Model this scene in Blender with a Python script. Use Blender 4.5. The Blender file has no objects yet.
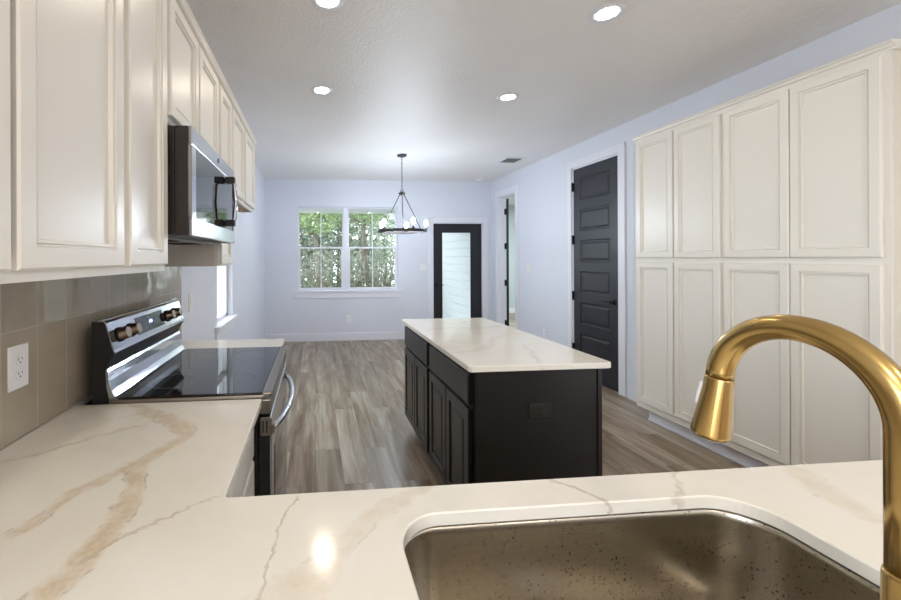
import bpy, bmesh, math, random
from mathutils import Vector, Matrix
PI = math.pi
random.seed(7)
S = bpy.context.scene
C = S.collection

# ------------------------------------------------------------------ camera
F_PX, CX, CY, YAW, ROLL, CAM_H = 393.73, 350.61, 258.40, 0.0911, -0.0039, 1.4018
cam_data = bpy.data.cameras.new('camera')
cam = bpy.data.objects.new('camera', cam_data)
C.objects.link(cam)
cam_data.sensor_fit = 'HORIZONTAL'
cam_data.sensor_width = 36.0
cam_data.lens = F_PX / 901 * 36.0
cam_data.shift_x = (450.5 - CX) / 901
cam_data.shift_y = (CY - 300.0) / 901
cam_data.clip_start = 0.02
_c, _s, _cr, _sr = math.cos(YAW), math.sin(YAW), math.cos(ROLL), math.sin(ROLL)
R0 = Vector((_c, -_s, 0)); U0 = Vector((0, 0, 1)); F0 = Vector((_s, _c, 0))
RR = R0 * _cr + U0 * _sr
UU = -R0 * _sr + U0 * _cr
M = Matrix.Identity(4)
for i in range(3):
    M[i][0] = RR[i]; M[i][1] = UU[i]; M[i][2] = -F0[i]
M[2][3] = CAM_H
cam.matrix_world = M
S.camera = cam

# ------------------------------------------------------------------ look
S.view_settings.view_transform = 'Standard'
S.view_settings.look = 'None'
S.view_settings.gamma = 1.0
S.view_settings.use_curve_mapping = False
S.view_settings.exposure = 0.46
S.cycles.max_bounces = 10
S.cycles.diffuse_bounces = 6
S.cycles.glossy_bounces = 5
S.cycles.transparent_max_bounces = 12
S.cycles.sample_clamp_indirect = 6.0
S.cycles.caustics_reflective = False
S.cycles.caustics_refractive = False

# world: overcast sky
W = bpy.data.worlds.new('sky')
S.world = W
W.use_nodes = True
bg = W.node_tree.nodes['Background']
bg.inputs[0].default_value = (0.88, 0.95, 1.0, 1)
SKY = 4.0
bg.inputs[1].default_value = SKY

CAN_COL, CAN_STR = (1.0, 0.885, 0.735), 84.0      # recessed lamps
BULB_COL, BULB_STR = (0.78, 0.88, 1.0), 300.0   # chandelier bulbs

def portal(loc, rot, sx, sy):
    d = bpy.data.lights.new('window_portal', 'AREA')
    d.shape = 'RECTANGLE'; d.size = sx; d.size_y = sy
    d.cycles.is_portal = True
    o = bpy.data.objects.new('window_portal', d)
    o.location = loc; o.rotation_euler = rot
    C.objects.link(o)

def area(name, loc, rot, sx, sy, watts, col):
    d = bpy.data.lights.new(name, 'AREA')
    d.shape = 'RECTANGLE'; d.size = sx; d.size_y = sy
    d.energy = watts; d.color = col
    o = bpy.data.objects.new(name, d)
    o.location = loc; o.rotation_euler = rot
    C.objects.link(o)
    return o

XL_ = -0.836
portal((0.575, 6.80, 1.57), (-PI/2, 0, 0), 1.72, 1.43)
area('living_room_side_fill', (XL_ + 0.02, -2.0, 1.25), (0, -PI/2, 0), 2.0, 2.6, 60, (0.95, 0.97, 1.0))  # added fill light out of view, brightens the pantry fronts
portal((-0.93, 3.78, 1.55), (0, -PI/2, 0), 1.4, 0.6)
# added unseen lamps: fill behind the camera, and one brightening the side room
LIVING_FILL = [(-0.0, -1.2), (1.7, -1.2), (0.0, -2.8), (1.7, -2.8)]
for lx, ly in LIVING_FILL:
    d = bpy.data.lights.new('living_room_fill_lamp', 'AREA')
    d.shape = 'DISK'; d.size = 0.14; d.energy = 11; d.color = CAN_COL
    o = bpy.data.objects.new('living_room_fill_lamp', d); o.location = (lx, ly, 2.735); C.objects.link(o)
d = bpy.data.lights.new('side_room_fill', 'AREA')  # added ceiling fill, lifts the dim side room
d.shape = 'DISK'; d.size = 0.3; d.energy = 80; d.color = (0.86, 0.95, 1.0)
o = bpy.data.objects.new('side_room_fill', d); o.location = (4.6, 7.2, 2.73); C.objects.link(o)

# ------------------------------------------------------------------ materials
def lin(r, g, b):
    def f(c):
        c /= 255.0
        return c / 12.92 if c <= 0.04045 else ((c + 0.055) / 1.055) ** 2.4
    return (f(r), f(g), f(b), 1)

class NT:
    def __init__(self, name):
        self.m = bpy.data.materials.new(name)
        self.m.use_nodes = True
        self.t = self.m.node_tree
        self.b = self.t.nodes['Principled BSDF']
    def n(self, typ, **kw):
        x = self.t.nodes.new(typ)
        for k, v in kw.items():
            if k.startswith('i_'):
                key = k[2:]
                x.inputs[int(key) if key.isdigit() else key].default_value = v
            else:
                setattr(x, k, v)
        return x
    def l(self, a, b):
        self.t.links.new(a, b)
    def coord(self, scale=(1, 1, 1), rot=(0, 0, 0), loc=(0, 0, 0)):
        tc = self.n('ShaderNodeTexCoord')
        mp = self.n('ShaderNodeMapping')
        mp.inputs['Scale'].default_value = scale
        mp.inputs['Rotation'].default_value = rot
        mp.inputs['Location'].default_value = loc
        self.l(tc.outputs['Object'], mp.inputs[0])
        return mp.outputs[0]
    def math(self, op, a, b=None, c=None, clamp=False):
        x = self.n('ShaderNodeMath', operation=op); x.use_clamp = clamp
        for i, v in enumerate((a, b, c)):
            if v is None: continue
            if isinstance(v, (int, float)): x.inputs[i].default_value = v
            else: self.l(v, x.inputs[i])
        return x.outputs[0]
    def noise(self, vec, scale, detail=3, rough=0.55, dist=0.0, dims='3D', w=None):
        x = self.n('ShaderNodeTexNoise', noise_dimensions=dims)
        x.inputs['Scale'].default_value = scale
        x.inputs['Detail'].default_value = detail
        x.inputs['Roughness'].default_value = rough
        x.inputs['Distortion'].default_value = dist
        if vec is not None: self.l(vec, x.inputs['Vector'])
        if w is not None: self.l(w, x.inputs['W'])
        return x.outputs['Fac']
    def ramp(self, fac, stops, interp='LINEAR'):
        x = self.n('ShaderNodeValToRGB')
        x.color_ramp.interpolation = interp
        e = x.color_ramp.elements
        while len(e) < len(stops): e.new(0.5)
        for k, (p, col) in enumerate(stops):
            e[k].position = p; e[k].color = col
        self.l(fac, x.inputs[0])
        return x.outputs[0]
    def mix(self, fac, a, b, mode='MIX'):
        x = self.n('ShaderNodeMix', data_type='RGBA', blend_type=mode)
        if isinstance(fac, (int, float)): x.inputs[0].default_value = fac
        else: self.l(fac, x.inputs[0])
        for i, v in ((6, a), (7, b)):
            if isinstance(v, tuple): x.inputs[i].default_value = v
            else: self.l(v, x.inputs[i])
        return x.outputs[2]
    def bump(self, h, strength=0.1, dist=0.01):
        x = self.n('ShaderNodeBump')
        x.inputs['Strength'].default_value = strength
        x.inputs['Distance'].default_value = dist
        self.l(h, x.inputs['Height'])
        self.l(x.outputs[0], self.b.inputs['Normal'])
    def set(self, **kw):
        for k, v in kw.items():
            k = k.replace('_', ' ')
            self.b.inputs[k].default_value = v
        return self
    def col(self, out):
        self.l(out, self.b.inputs['Base Color'])

def plain(name, col, rough=0.5, metal=0.0, spec=0.5, var=0.04, scale=6.0, bump=0.0, bscale=80):
    """procedural paint / plastic / metal with a little tone and gloss variation"""
    k = NT(name)
    v = k.coord()
    n = k.noise(v, scale, 3)
    dark = tuple(c * (1 - var) for c in col[:3]) + (1,)
    k.col(k.ramp(n, [(0.3, dark), (0.7, col)]))
    k.set(Roughness=rough, Metallic=metal)
    k.b.inputs['Specular IOR Level'].default_value = spec
    if bump:
        k.bump(k.noise(v, bscale, 2), bump, 0.004)
    return k.m

def brushed(name, col, rough, axis, var=0.12, rvar=0.1, aniso=0.5, spots=False):
    k = NT(name)
    sc = [220, 220, 220]; sc[axis] = 2.0
    v = k.coord(scale=tuple(sc))
    n = k.noise(v, 1.0, 3, 0.6)
    lo = tuple(c * (1 - var) for c in col[:3]) + (1,)
    base = k.ramp(n, [(0.3, lo), (0.7, col)])
    if spots:
        ov = k.coord()
        vo = k.n('ShaderNodeTexVoronoi', i_Scale=110.0)
        k.l(ov, vo.inputs['Vector'])
        sel = k.noise(ov, 9.0, 2)
        big = k.noise(ov, 40.0, 2)
        d = k.math('ADD', vo.outputs['Distance'], k.math('MULTIPLY', big, 0.25))
        sp = k.math('LESS_THAN', d, 0.32)
        sp = k.math('MULTIPLY', sp, k.math('GREATER_THAN', sel, 0.42))
        base = k.mix(k.math('MULTIPLY', sp, 0.7), base, lin(60, 52, 42))
    k.col(base)
    rr = k.n('ShaderNodeMapRange', i_3=rough - rvar / 2, i_4=rough + rvar / 2)
    k.l(n, rr.inputs[0]); k.l(rr.outputs[0], k.b.inputs['Roughness'])
    k.set(Metallic=1.0)
    k.b.inputs['Anisotropic'].default_value = aniso
    if not spots: k.bump(n, 0.04, 0.001)
    return k.m

def quartz(name, veins, soft=0.5, seed=0.0):
    """white-cream quartz; veins: list of (points[(x,y)], widths, colour, strength)"""
    k = NT(name)
    v0 = k.coord()
    # ragged warp
    nz = k.n('ShaderNodeTexNoise'); nz.inputs['Scale'].default_value = 14.0
    nz.inputs['Detail'].default_value = 8; nz.inputs['Roughness'].default_value = 0.62
    k.l(v0, nz.inputs['Vector'])
    sub = k.n('ShaderNodeVectorMath', operation='SUBTRACT'); sub.inputs[1].default_value = (0.5, 0.5, 0.5)
    k.l(nz.outputs['Color'], sub.inputs[0])
    scl = k.n('ShaderNodeVectorMath', operation='SCALE'); scl.inputs['Scale'].default_value = 0.075
    k.l(sub.outputs[0], scl.inputs[0])
    add = k.n('ShaderNodeVectorMath', operation='ADD')
    k.l(v0, add.inputs[0]); k.l(scl.outputs[0], add.inputs[1])
    vw = add.outputs[0]
    cloud = k.noise(vw, 2.2 + seed, 4, 0.6)
    base = k.ramp(cloud, [(0.35, lin(232, 227, 215)), (0.7, lin(239, 236, 227))])
    # soft cloudy beige veining everywhere
    w1 = k.noise(vw, 1.4 + seed * 0.3, 3, 0.55, 0.6)
    ridge = k.math('ABSOLUTE', k.math('SUBTRACT', w1, 0.5))
    fain = k.n('ShaderNodeMapRange', interpolation_type='SMOOTHSTEP', i_1=0.035, i_2=0.0); k.l(ridge, fain.inputs[0])
    patch = k.noise(v0, 1.1, 2)
    pm = k.n('ShaderNodeMapRange', i_1=0.5, i_2=0.65); k.l(patch, pm.inputs[0])
    base = k.mix(k.math('MULTIPLY', k.math('MULTIPLY', fain.outputs[0], pm.outputs[0]), soft), base, lin(205, 190, 166))
    fine = k.noise(vw, 24.0, 6, 0.72)
    for pts, widths, colr, stren in veins:
        p0 = Vector(pts[0]); p1 = Vector(pts[-1])
        dvec = p1 - p0; L = dvec.length; ang = math.atan2(dvec.y, dvec.x)
        mp = k.n('ShaderNodeVectorRotate', rotation_type='Z_AXIS')
        mp.inputs['Center'].default_value = (p0.x, p0.y, 0)
        mp.inputs['Angle'].default_value = -ang
        k.l(vw, mp.inputs['Vector'])
        sep = k.n('ShaderNodeSeparateXYZ'); k.l(mp.outputs[0], sep.inputs[0])
        s = k.math('DIVIDE', k.math('SUBTRACT', sep.outputs[0], p0.x), L)
        t = k.math('SUBTRACT', sep.outputs[1], p0.y)
        fc = k.n('ShaderNodeFloatCurve'); k.l(s, fc.inputs[1])
        wc = k.n('ShaderNodeFloatCurve'); k.l(s, wc.inputs[1])
        sl = []
        for q in pts:
            r = Vector(q) - p0
            sl.append((r.x * math.cos(-ang) - r.y * math.sin(-ang), r.x * math.sin(-ang) + r.y * math.cos(-ang)))
        for node, vals in ((fc, [0.5 + b for a, b in sl]), (wc, [w * 10 for w in widths])):
            cv = node.mapping.curves[0]
            while len(cv.points) < len(pts): cv.points.new(0.5, 0.5)
            for i, (a, b) in enumerate(sl):
                cv.points[i].location = (a / L, vals[i])
            node.mapping.update()
        dist = k.math('ABSOLUTE', k.math('SUBTRACT', t, k.math('SUBTRACT', fc.outputs[0], 0.5)))
        ratio = k.math('DIVIDE', dist, k.math('MULTIPLY', wc.outputs[0], 0.1))
        body = k.n('ShaderNodeMapRange', interpolation_type='SMOOTHSTEP', i_1=1.15, i_2=0.35); k.l(ratio, body.inputs[0])
        ends = k.math('MULTIPLY', k.math('MULTIPLY', s, 14.0, clamp=True),
                      k.math('MULTIPLY', k.math('SUBTRACT', 1.0, s), 14.0, clamp=True))
        m = k.math('MULTIPLY', body.outputs[0], ends)
        wob = k.n('ShaderNodeMapRange', i_1=0.36, i_2=0.64, i_3=0.3, i_4=1.0); k.l(fine, wob.inputs[0])
        base = k.mix(k.math('MULTIPLY', k.math('MULTIPLY', m, wob.outputs[0]), stren), base, colr)
        # dark hairline along the vein's edge, broken up
        ed = k.n('ShaderNodeMapRange', interpolation_type='SMOOTHSTEP', i_1=0.16, i_2=0.02)
        k.l(k.math('ABSOLUTE', k.math('SUBTRACT', ratio, 0.85)), ed.inputs[0])
        br = k.n('ShaderNodeMapRange', i_1=0.5, i_2=0.6); k.l(k.noise(v0, 22.0, 4), br.inputs[0])
        base = k.mix(k.math('MULTIPLY', k.math('MULTIPLY', k.math('MULTIPLY', ed.outputs[0], ends), br.outputs[0]), 0.4 * stren),
                     base, lin(128, 116, 100))
    k.col(base)
    k.set(Roughness=0.13)
    k.b.inputs['Specular IOR Level'].default_value = 0.5
    return k.m

BEIGE = lin(208, 188, 156)
GREYV = lin(178, 164, 144)
m_quartz = quartz('white_quartz', [
    ([(-0.561, 0.757), (-0.533, 0.808), (-0.517, 0.893), (-0.481, 0.955), (-0.434, 0.999), (-0.404, 1.076), (-0.365, 1.14)],
     [0.022, 0.024, 0.022, 0.026, 0.030, 0.026, 0.03], BEIGE, 0.85),
    ([(-0.64, 1.43), (-0.488, 1.301), (-0.40, 1.225), (-0.355, 1.10)], [0.012, 0.035, 0.04, 0.02], BEIGE, 0.75),
    ([(-0.43, 0.995), (-0.388, 0.856), (-0.379, 0.776), (-0.386, 0.704), (-0.40, 0.645), (-0.42, 0.55)],
     [0.028, 0.03, 0.026, 0.034, 0.04, 0.05], BEIGE, 0.9),
    ([(-0.385, 0.68), (-0.349, 0.744), (-0.297, 0.791), (-0.203, 0.862)], [0.006, 0.006, 0.004, 0.003], GREYV, 0.6),
    ([(-0.094, 0.50), (-0.088, 0.60), (-0.075, 0.674), (-0.057, 0.767), (-0.045, 0.85)], [0.003, 0.004, 0.003, 0.004, 0.003], GREYV, 0.75),
    ([(-0.80, 1.02), (-0.668, 1.125), (-0.569, 1.214), (-0.489, 1.248)], [0.006, 0.01, 0.012, 0.006], BEIGE, 0.6),
    ([(-0.10, 0.56), (-0.024, 0.603), (0.042, 0.684), (0.126, 0.767), (0.26, 0.86)], [0.04, 0.045, 0.03, 0.022, 0.016], BEIGE, 0.4),
    ([(0.515, 0.86), (0.562, 0.809), (0.60, 0.745)], [0.006, 0.007, 0.005], GREYV, 0.75),
    ([(0.85, 0.86), (0.778, 0.781), (0.69, 0.72)], [0.006, 0.008, 0.005], GREYV, 0.5),
    ([(1.15, 0.84), (1.08, 0.741), (1.06, 0.64)], [0.03, 0.045, 0.03], BEIGE, 0.4),
], 0.35)
m_island_quartz = quartz('island_quartz', [
    ([(0.70, 2.02), (0.95, 2.12), (1.15, 2.40), (1.42, 2.52)], [0.012, 0.03, 0.02, 0.015], BEIGE, 0.5),
    ([(0.70, 2.60), (0.95, 2.75), (1.2, 2.72), (1.42, 2.86)], [0.02, 0.02, 0.03, 0.02], BEIGE, 0.4),
    ([(1.05, 1.75), (1.15, 2.0), (1.2, 2.15), (1.42, 2.2)], [0.012, 0.018, 0.012, 0.012], BEIGE, 0.6),
], 0.7, 0.6)

def make_paint(name, col, rough=0.55, bump=0.05, bscale=120):
    return plain(name, col, rough, 0, 0.4, 0.015, 1.5, bump, bscale)
m_wall = make_paint('pale_lavender_wall_paint', lin(219, 222, 231))
m_trim = plain('white_trim_paint', lin(228, 229, 236), 0.35, var=0.01)
m_hall = make_paint('grey_green_wall_paint', lin(196, 204, 204))
m_cream = plain('cream_cabinet_paint', lin(232, 228, 219), 0.33, var=0.015, scale=2.0)
m_cream_in = plain('cabinet_side_paint', lin(226, 217, 201), 0.4, var=0.02)
m_wood = plain('raw_maple_underside', lin(186, 152, 112), 0.55, var=0.12, scale=14)
m_black = plain('charcoal_cabinet_paint', lin(24, 22, 21), 0.28, var=0.06)
m_door = plain('charcoal_door_paint', lin(25, 27, 36), 0.38, var=0.05)
m_bkdoor = plain('black_door_paint', lin(24, 24, 31), 0.42, var=0.05)
m_iron = plain('black_iron', lin(38, 36, 38), 0.45, 0.6, var=0.1)
m_bronze = plain('dark_bronze_metal', lin(72, 68, 68), 0.4, 0.7, var=0.1)
m_plate = plain('white_plastic_plate', lin(232, 231, 231), 0.35, var=0.01)
m_slot = plain('dark_slot', lin(50, 46, 42), 0.6)
m_blackplastic = plain('black_plastic', lin(18, 16, 16), 0.5, var=0.1)
m_blackplate = plain('black_outlet_plastic', lin(40, 37, 36), 0.22, var=0.02)
m_browncase = plain('dark_brown_appliance_case', lin(40, 32, 28), 0.38, 0.0, var=0.15, scale=20)
m_blackglass = plain('black_glass', lin(16, 17, 20), 0.04, 0, 0.8, 0.0)
m_steel = brushed('brushed_stainless', lin(196, 196, 198), 0.24, 1, 0.1, 0.08, 0.4)
m_steel_dark = brushed('dark_stainless', lin(150, 142, 132), 0.3, 1, 0.15, 0.1, 0.3)
m_knob = brushed('bronze_knob_metal', lin(120, 104, 90), 0.3, 1, 0.1, 0.1, 0.2)
m_mirror = brushed('polished_stainless', lin(182, 184, 190), 0.12, 1, 0.06, 0.05, 0.3)
m_sink = brushed('sink_stainless', lin(190, 183, 170), 0.25, 0, 0.05, 0.04, 0.5, True)
m_brass = plain('satin_gold', lin(190, 160, 102), 0.25, 1.0, var=0.03, scale=30)
m_rubber = plain('grey_rubber', lin(120, 116, 108), 0.6)
m_bark = plain('grey_brown_bark', lin(128, 119, 108), 0.9, var=0.45, scale=9, bump=0.5, bscale=25)
m_soil = plain('leaf_litter_ground', lin(118, 112, 92), 0.95, var=0.5, scale=7, bump=0.4, bscale=14)
m_siding = plain('white_siding_paint', lin(232, 238, 242), 0.5, var=0.02)
m_soffit = plain('white_soffit_paint', lin(236, 240, 236), 0.5, var=0.02)

def leafmat(name, a, b, c):
    k = NT(name)
    v = k.coord()
    n = k.noise(v, 9.0, 3, 0.7)
    k.col(k.ramp(n, [(0.3, a), (0.52, b), (0.72, c)]))
    k.set(Roughness=0.6)
    return k.m
m_leaf = leafmat('bright_green_leaves', lin(92, 118, 76), lin(140, 164, 108), lin(186, 204, 150))
m_leaf2 = leafmat('grey_green_leaves', lin(92, 108, 92), lin(140, 152, 132), lin(190, 200, 182))
m_twig = leafmat('tan_grey_twigs', lin(92, 86, 76), lin(146, 138, 120), lin(196, 190, 172))

def emis(name, col, strength):
    k = NT(name)
    k.b.inputs['Base Color'].default_value = (0.8, 0.8, 0.8, 1)
    k.b.inputs['Emission Color'].default_value = tuple(col) + (1,)
    k.b.inputs['Emission Strength'].default_value = strength
    return k.m
m_can = emis('recessed_lamp_lens', CAN_COL, CAN_STR)
m_bulb = emis('bright_bulb', BULB_COL, BULB_STR)
m_clock = emis('blue_clock_light', (0.25, 0.35, 1.0), 4.0)

def glassmat():
    k = NT('window_glass')
    out = k.t.nodes['Material Output']
    tr = k.n('ShaderNodeBsdfTransparent'); tr.inputs[0].default_value = (0.95, 0.965, 0.96, 1)
    gl = k.n('ShaderNodeBsdfGlossy'); gl.inputs['Roughness'].default_value = 0.0
    fr = k.n('ShaderNodeFresnel'); fr.inputs[0].default_value = 1.5
    mx = k.n('ShaderNodeMixShader')
    geo = k.n('ShaderNodeNewGeometry')
    k.l(k.math('MULTIPLY', fr.outputs[0], k.math('SUBTRACT', 1.0, geo.outputs['Backfacing'])), mx.inputs[0]); k.l(tr.outputs[0], mx.inputs[1]); k.l(gl.outputs[0], mx.inputs[2])
    k.l(mx.outputs[0], out.inputs['Surface'])
    return k.m
m_glass = glassmat()

def ceilmat():
    k = NT('textured_white_ceiling')
    v = k.coord()
    k.col(k.ramp(k.noise(v, 1.2, 2), [(0.3, lin(234, 230, 226)), (0.7, lin(239, 235, 231))]))
    k.set(Roughness=0.36)
    k.b.inputs['Specular IOR Level'].default_value = 0.5
    n = k.noise(v, 62.0, 3, 0.6)
    k.bump(n, 0.6, 0.010)
    return k.m
m_ceil = ceilmat()

def floormat():
    k = NT('grey_brown_plank_floor')
    v = k.coord(rot=(0, 0, PI / 2))
    bt = k.n('ShaderNodeTexBrick', offset=0.37, offset_frequency=2, squash=1.0)
    bt.inputs['Color1'].default_value = (0, 0, 0, 1); bt.inputs['Color2'].default_value = (1, 1, 1, 1)
    bt.inputs['Mortar'].default_value = (0.5, 0.5, 0.5, 1)
    bt.inputs['Scale'].default_value = 1.0
    bt.inputs['Mortar Size'].default_value = 0.0016
    bt.inputs['Mortar Smooth'].default_value = 0.1
    bt.inputs['Brick Width'].default_value = 1.22
    bt.inputs['Row Height'].default_value = 0.18
    k.l(v, bt.inputs['Vector'])
    bw = k.n('ShaderNodeRGBToBW'); k.l(bt.outputs['Color'], bw.inputs[0])
    w = k.math('MULTIPLY', bw.outputs[0], 37.0)
    vs = k.coord(scale=(9.0, 0.9, 1))
    broad = k.noise(vs, 1.0, 4, 0.62, 0.5, '4D', w)
    vf = k.coord(scale=(60, 2.2, 1))
    grain = k.noise(vf, 1.0, 5, 0.65, 0.4, '4D', w)
    col = k.ramp(broad, [(0.28, lin(98, 78, 60)), (0.44, lin(138, 119, 99)), (0.56, lin(166, 153, 136)), (0.72, lin(194, 187, 175))])
    g = k.ramp(grain, [(0.3, (0.55, 0.52, 0.49, 1)), (0.55, (1, 1, 1, 1))])
    col = k.mix(0.75, col, g, 'MULTIPLY')
    tone = k.ramp(bw.outputs[0], [(0.0, (0.80, 0.78, 0.76, 1)), (1.0, (1.1, 1.1, 1.1, 1))])
    col = k.mix(1.0, col, tone, 'MULTIPLY')
    col = k.mix(k.math('MULTIPLY', bt.outputs['Fac'], 0.6), col, lin(84, 72, 62))
    k.col(col)
    k.set(Roughness=0.36)
    k.b.inputs['Specular IOR Level'].default_value = 0.45
    k.bump(k.math('SUBTRACT', k.math('MULTIPLY', grain, 0.35), bt.outputs['Fac']), 0.15, 0.002)
    return k.m
m_floor = floormat()

def tilemat():
    k = NT('glossy_taupe_wall_tile')
    tc = k.n('ShaderNodeTexCoord')
    sep = k.n('ShaderNodeSeparateXYZ'); k.l(tc.outputs['Object'], sep.inputs[0])
    com = k.n('ShaderNodeCombineXYZ')
    k.l(k.math('SUBTRACT', sep.outputs[1], 1.2585), com.inputs[0])
    k.l(k.math('SUBTRACT', sep.outputs[2], 0.90), com.inputs[1])
    bt = k.n('ShaderNodeTexBrick', offset=0.0)
    bt.inputs['Color1'].default_value = (0.3, 0.3, 0.3, 1); bt.inputs['Color2'].default_value = (0.7, 0.7, 0.7, 1)
    bt.inputs['Mortar'].default_value = (0, 0, 0, 1)
    bt.inputs['Scale'].default_value = 1.0
    bt.inputs['Mortar Size'].default_value = 0.0022
    bt.inputs['Mortar Smooth'].default_value = 0.4
    bt.inputs['Brick Width'].default_value = 0.138
    bt.inputs['Row Height'].default_value = 0.305
    k.l(com.outputs[0], bt.inputs['Vector'])
    v = k.coord()
    cl = k.noise(v, 5.0, 3)
    col = k.ramp(cl, [(0.3, lin(158, 147, 130)), (0.7, lin(172, 161, 143))])
    col = k.mix(0.10, col, bt.outputs['Color'], 'SOFT_LIGHT')
    col = k.mix(bt.outputs['Fac'], col, lin(174, 165, 150))
    k.col(col)
    r = k.n('ShaderNodeMapRange', i_3=0.07, i_4=0.6); k.l(bt.outputs['Fac'], r.inputs[0])
    k.l(r.outputs[0], k.b.inputs['Roughness'])
    wav = k.noise(v, 9.0, 2)
    h = k.math('SUBTRACT', k.math('MULTIPLY', wav, 1.6), bt.outputs['Fac'])
    k.bump(h, 0.35, 0.004)
    return k.m
m_tile = tilemat()

# ------------------------------------------------------------------ mesh helpers
class MB:
    def __init__(self):
        self.bm = bmesh.new()
        self.smooth = False
    def box(self, x0, x1, y0, y1, z0, z1, bev=0.0, seg=2):
        t = bmesh.new()
        vs = [t.verts.new((x, y, z)) for x in (x0, x1) for y in (y0, y1) for z in (z0, z1)]
        for f in ((0, 1, 3, 2), (4, 6, 7, 5), (0, 4, 5, 1), (2, 3, 7, 6), (0, 2, 6, 4), (1, 5, 7, 3)):
            t.faces.new([vs[i] for i in f])
        if bev > 0:
            bmesh.ops.bevel(t, geom=t.edges[:], offset=bev, segments=seg, affect='EDGES', profile=0.5)
        self.merge(t)
        return self
    def merge(self, t, mat=None):
        if mat is not None: t.transform(mat)
        m = {}
        for v in t.verts: m[v] = self.bm.verts.new(v.co)
        for f in t.faces:
            try:
                nf = self.bm.faces.new([m[v] for v in f.verts]); nf.smooth = f.smooth
            except ValueError: pass
        t.free()
    def prism(self, poly, axis, a0, a1, bev=0.0):
        """poly: 2-D points; axis 0 -> (y,z) poly along x, 1 -> (x,z) along y, 2 -> (x,y) along z"""
        t = bmesh.new()
        def P(p, a):
            return {0: (a, p[0], p[1]), 1: (p[0], a, p[1]), 2: (p[0], p[1], a)}[axis]
        A = [t.verts.new(P(p, a0)) for p in poly]; B = [t.verts.new(P(p, a1)) for p in poly]
        n = len(poly)
        t.faces.new(A); t.faces.new(B[::-1])
        for i in range(n):
            t.faces.new((A[i], B[i], B[(i + 1) % n], A[(i + 1) % n]))
        bmesh.ops.recalc_face_normals(t, faces=t.faces[:])
        if bev: bmesh.ops.bevel(t, geom=t.edges[:], offset=bev, segments=2, affect='EDGES')
        self.merge(t)
        return self
    def tube(self, pts, r, seg=12, cap=True, closed=False):
        pts = [Vector(p) for p in pts]
        n = len(pts)
        rs = r if isinstance(r, (list, tuple)) else [r] * n
        t = bmesh.new()
        rings = []; up = None
        for i, p in enumerate(pts):
            if closed: d = pts[(i + 1) % n] - pts[i - 1]
            else: d = pts[min(i + 1, n - 1)] - pts[max(i - 1, 0)]
            d.normalize()
            if up is None:
                up = d.orthogonal().normalized()
            up = (up - d * up.dot(d)).normalized()
            sd = d.cross(up)
            rings.append([t.verts.new(p + (up * math.cos(2 * PI * k / seg) + sd * math.sin(2 * PI * k / seg)) * rs[i]) for k in range(seg)])
        m = n if closed else n - 1
        for i in range(m):
            a, b = rings[i], rings[(i + 1) % n]
            off = 0
            if closed and i == n - 1:
                off = min(range(seg), key=lambda q: (b[q].co - a[0].co).length)
            for k in range(seg):
                f = t.faces.new((a[k], a[(k + 1) % seg], b[(k + 1 + off) % seg], b[(k + off) % seg])); f.smooth = True
        if cap and not closed:
            t.faces.new(rings[0][::-1]); t.faces.new(rings[-1])
        self.merge(t)
        return self
    def lathe(self, prof, c, axis=(0, 0, 1), seg=24, cap=True, smooth=True):
        """prof: (radius, height) pairs turned round axis through c"""
        t = bmesh.new()
        q = Vector((0, 0, 1)).rotation_difference(Vector(axis).normalized()).to_matrix()
        c = Vector(c)
        rings = []
        for r, h in prof:
            rings.append([t.verts.new(c + q @ Vector((r * math.cos(2 * PI * k / seg), r * math.sin(2 * PI * k / seg), h))) for k in range(seg)])
        for a, b in zip(rings, rings[1:]):
            for k in range(seg):
                f = t.faces.new((a[k], a[(k + 1) % seg], b[(k + 1) % seg], b[k])); f.smooth = smooth
        if cap:
            t.faces.new(rings[0][::-1]); t.faces.new(rings[-1])
        bmesh.ops.recalc_face_normals(t, faces=t.faces[:])
        self.merge(t)
        return self
    def rings(self, o, u, v, n, W, H, prof, cap=True):
        """stepped rectangular panel: o lower-left corner, u/v axes, n outward; prof = (inset, height along n)"""
        o, u, v, n = map(Vector, (o, u, v, n))
        t = bmesh.new(); rr = []
        for ins, h in prof:
            rr.append([t.verts.new(o + u * a + v * b + n * h) for a, b in
                       ((ins, ins), (W - ins, ins), (W - ins, H - ins), (ins, H - ins))])
        for a, b in zip(rr, rr[1:]):
            for k in range(4):
                t.faces.new((a[k], a[(k + 1) % 4], b[(k + 1) % 4], b[k]))
        if cap: t.faces.new(rr[-1])
        if cap == 2: t.faces.new(rr[0][::-1])
        self.merge(t)
        return self

ROOT = {}
def _base(parent):
    return ROOT[parent.name]
# MB.build reads the root position from ROOT
def _build(self, name, mat, parent=None, loc=None):
    me = bpy.data.meshes.new(name)
    base = _base(parent) if parent is not None else Vector(loc or (0, 0, 0))
    bmesh.ops.remove_doubles(self.bm, verts=self.bm.verts[:], dist=1e-6)
    bmesh.ops.recalc_face_normals(self.bm, faces=self.bm.faces[:])
    bmesh.ops.translate(self.bm, verts=self.bm.verts[:], vec=-base)
    self.bm.to_mesh(me); self.bm.free()
    me.materials.append(mat)
    ob = bpy.data.objects.new(name, me)
    C.objects.link(ob)
    ROOT[ob.name] = base.copy()
    if parent is not None: ob.parent = parent
    else: ob.location = base
    return ob
MB.build = _build

def tag(o, label=None, cat=None, group=None, kind=None):
    if label: o['label'] = label
    if cat: o['category'] = cat
    if group: o['group'] = group
    if kind: o['kind'] = kind
    return o
def thing(name, label, cat, loc, group=None):
    o = bpy.data.objects.new(name, None)
    o.empty_display_size = 0.1
    C.objects.link(o); o.location = loc
    ROOT[o.name] = Vector(loc)
    return tag(o, label, cat, group)
def struct(name, mb, mat, label=None):
    return tag(mb.build(name, mat), label, None, None, 'structure')

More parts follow.
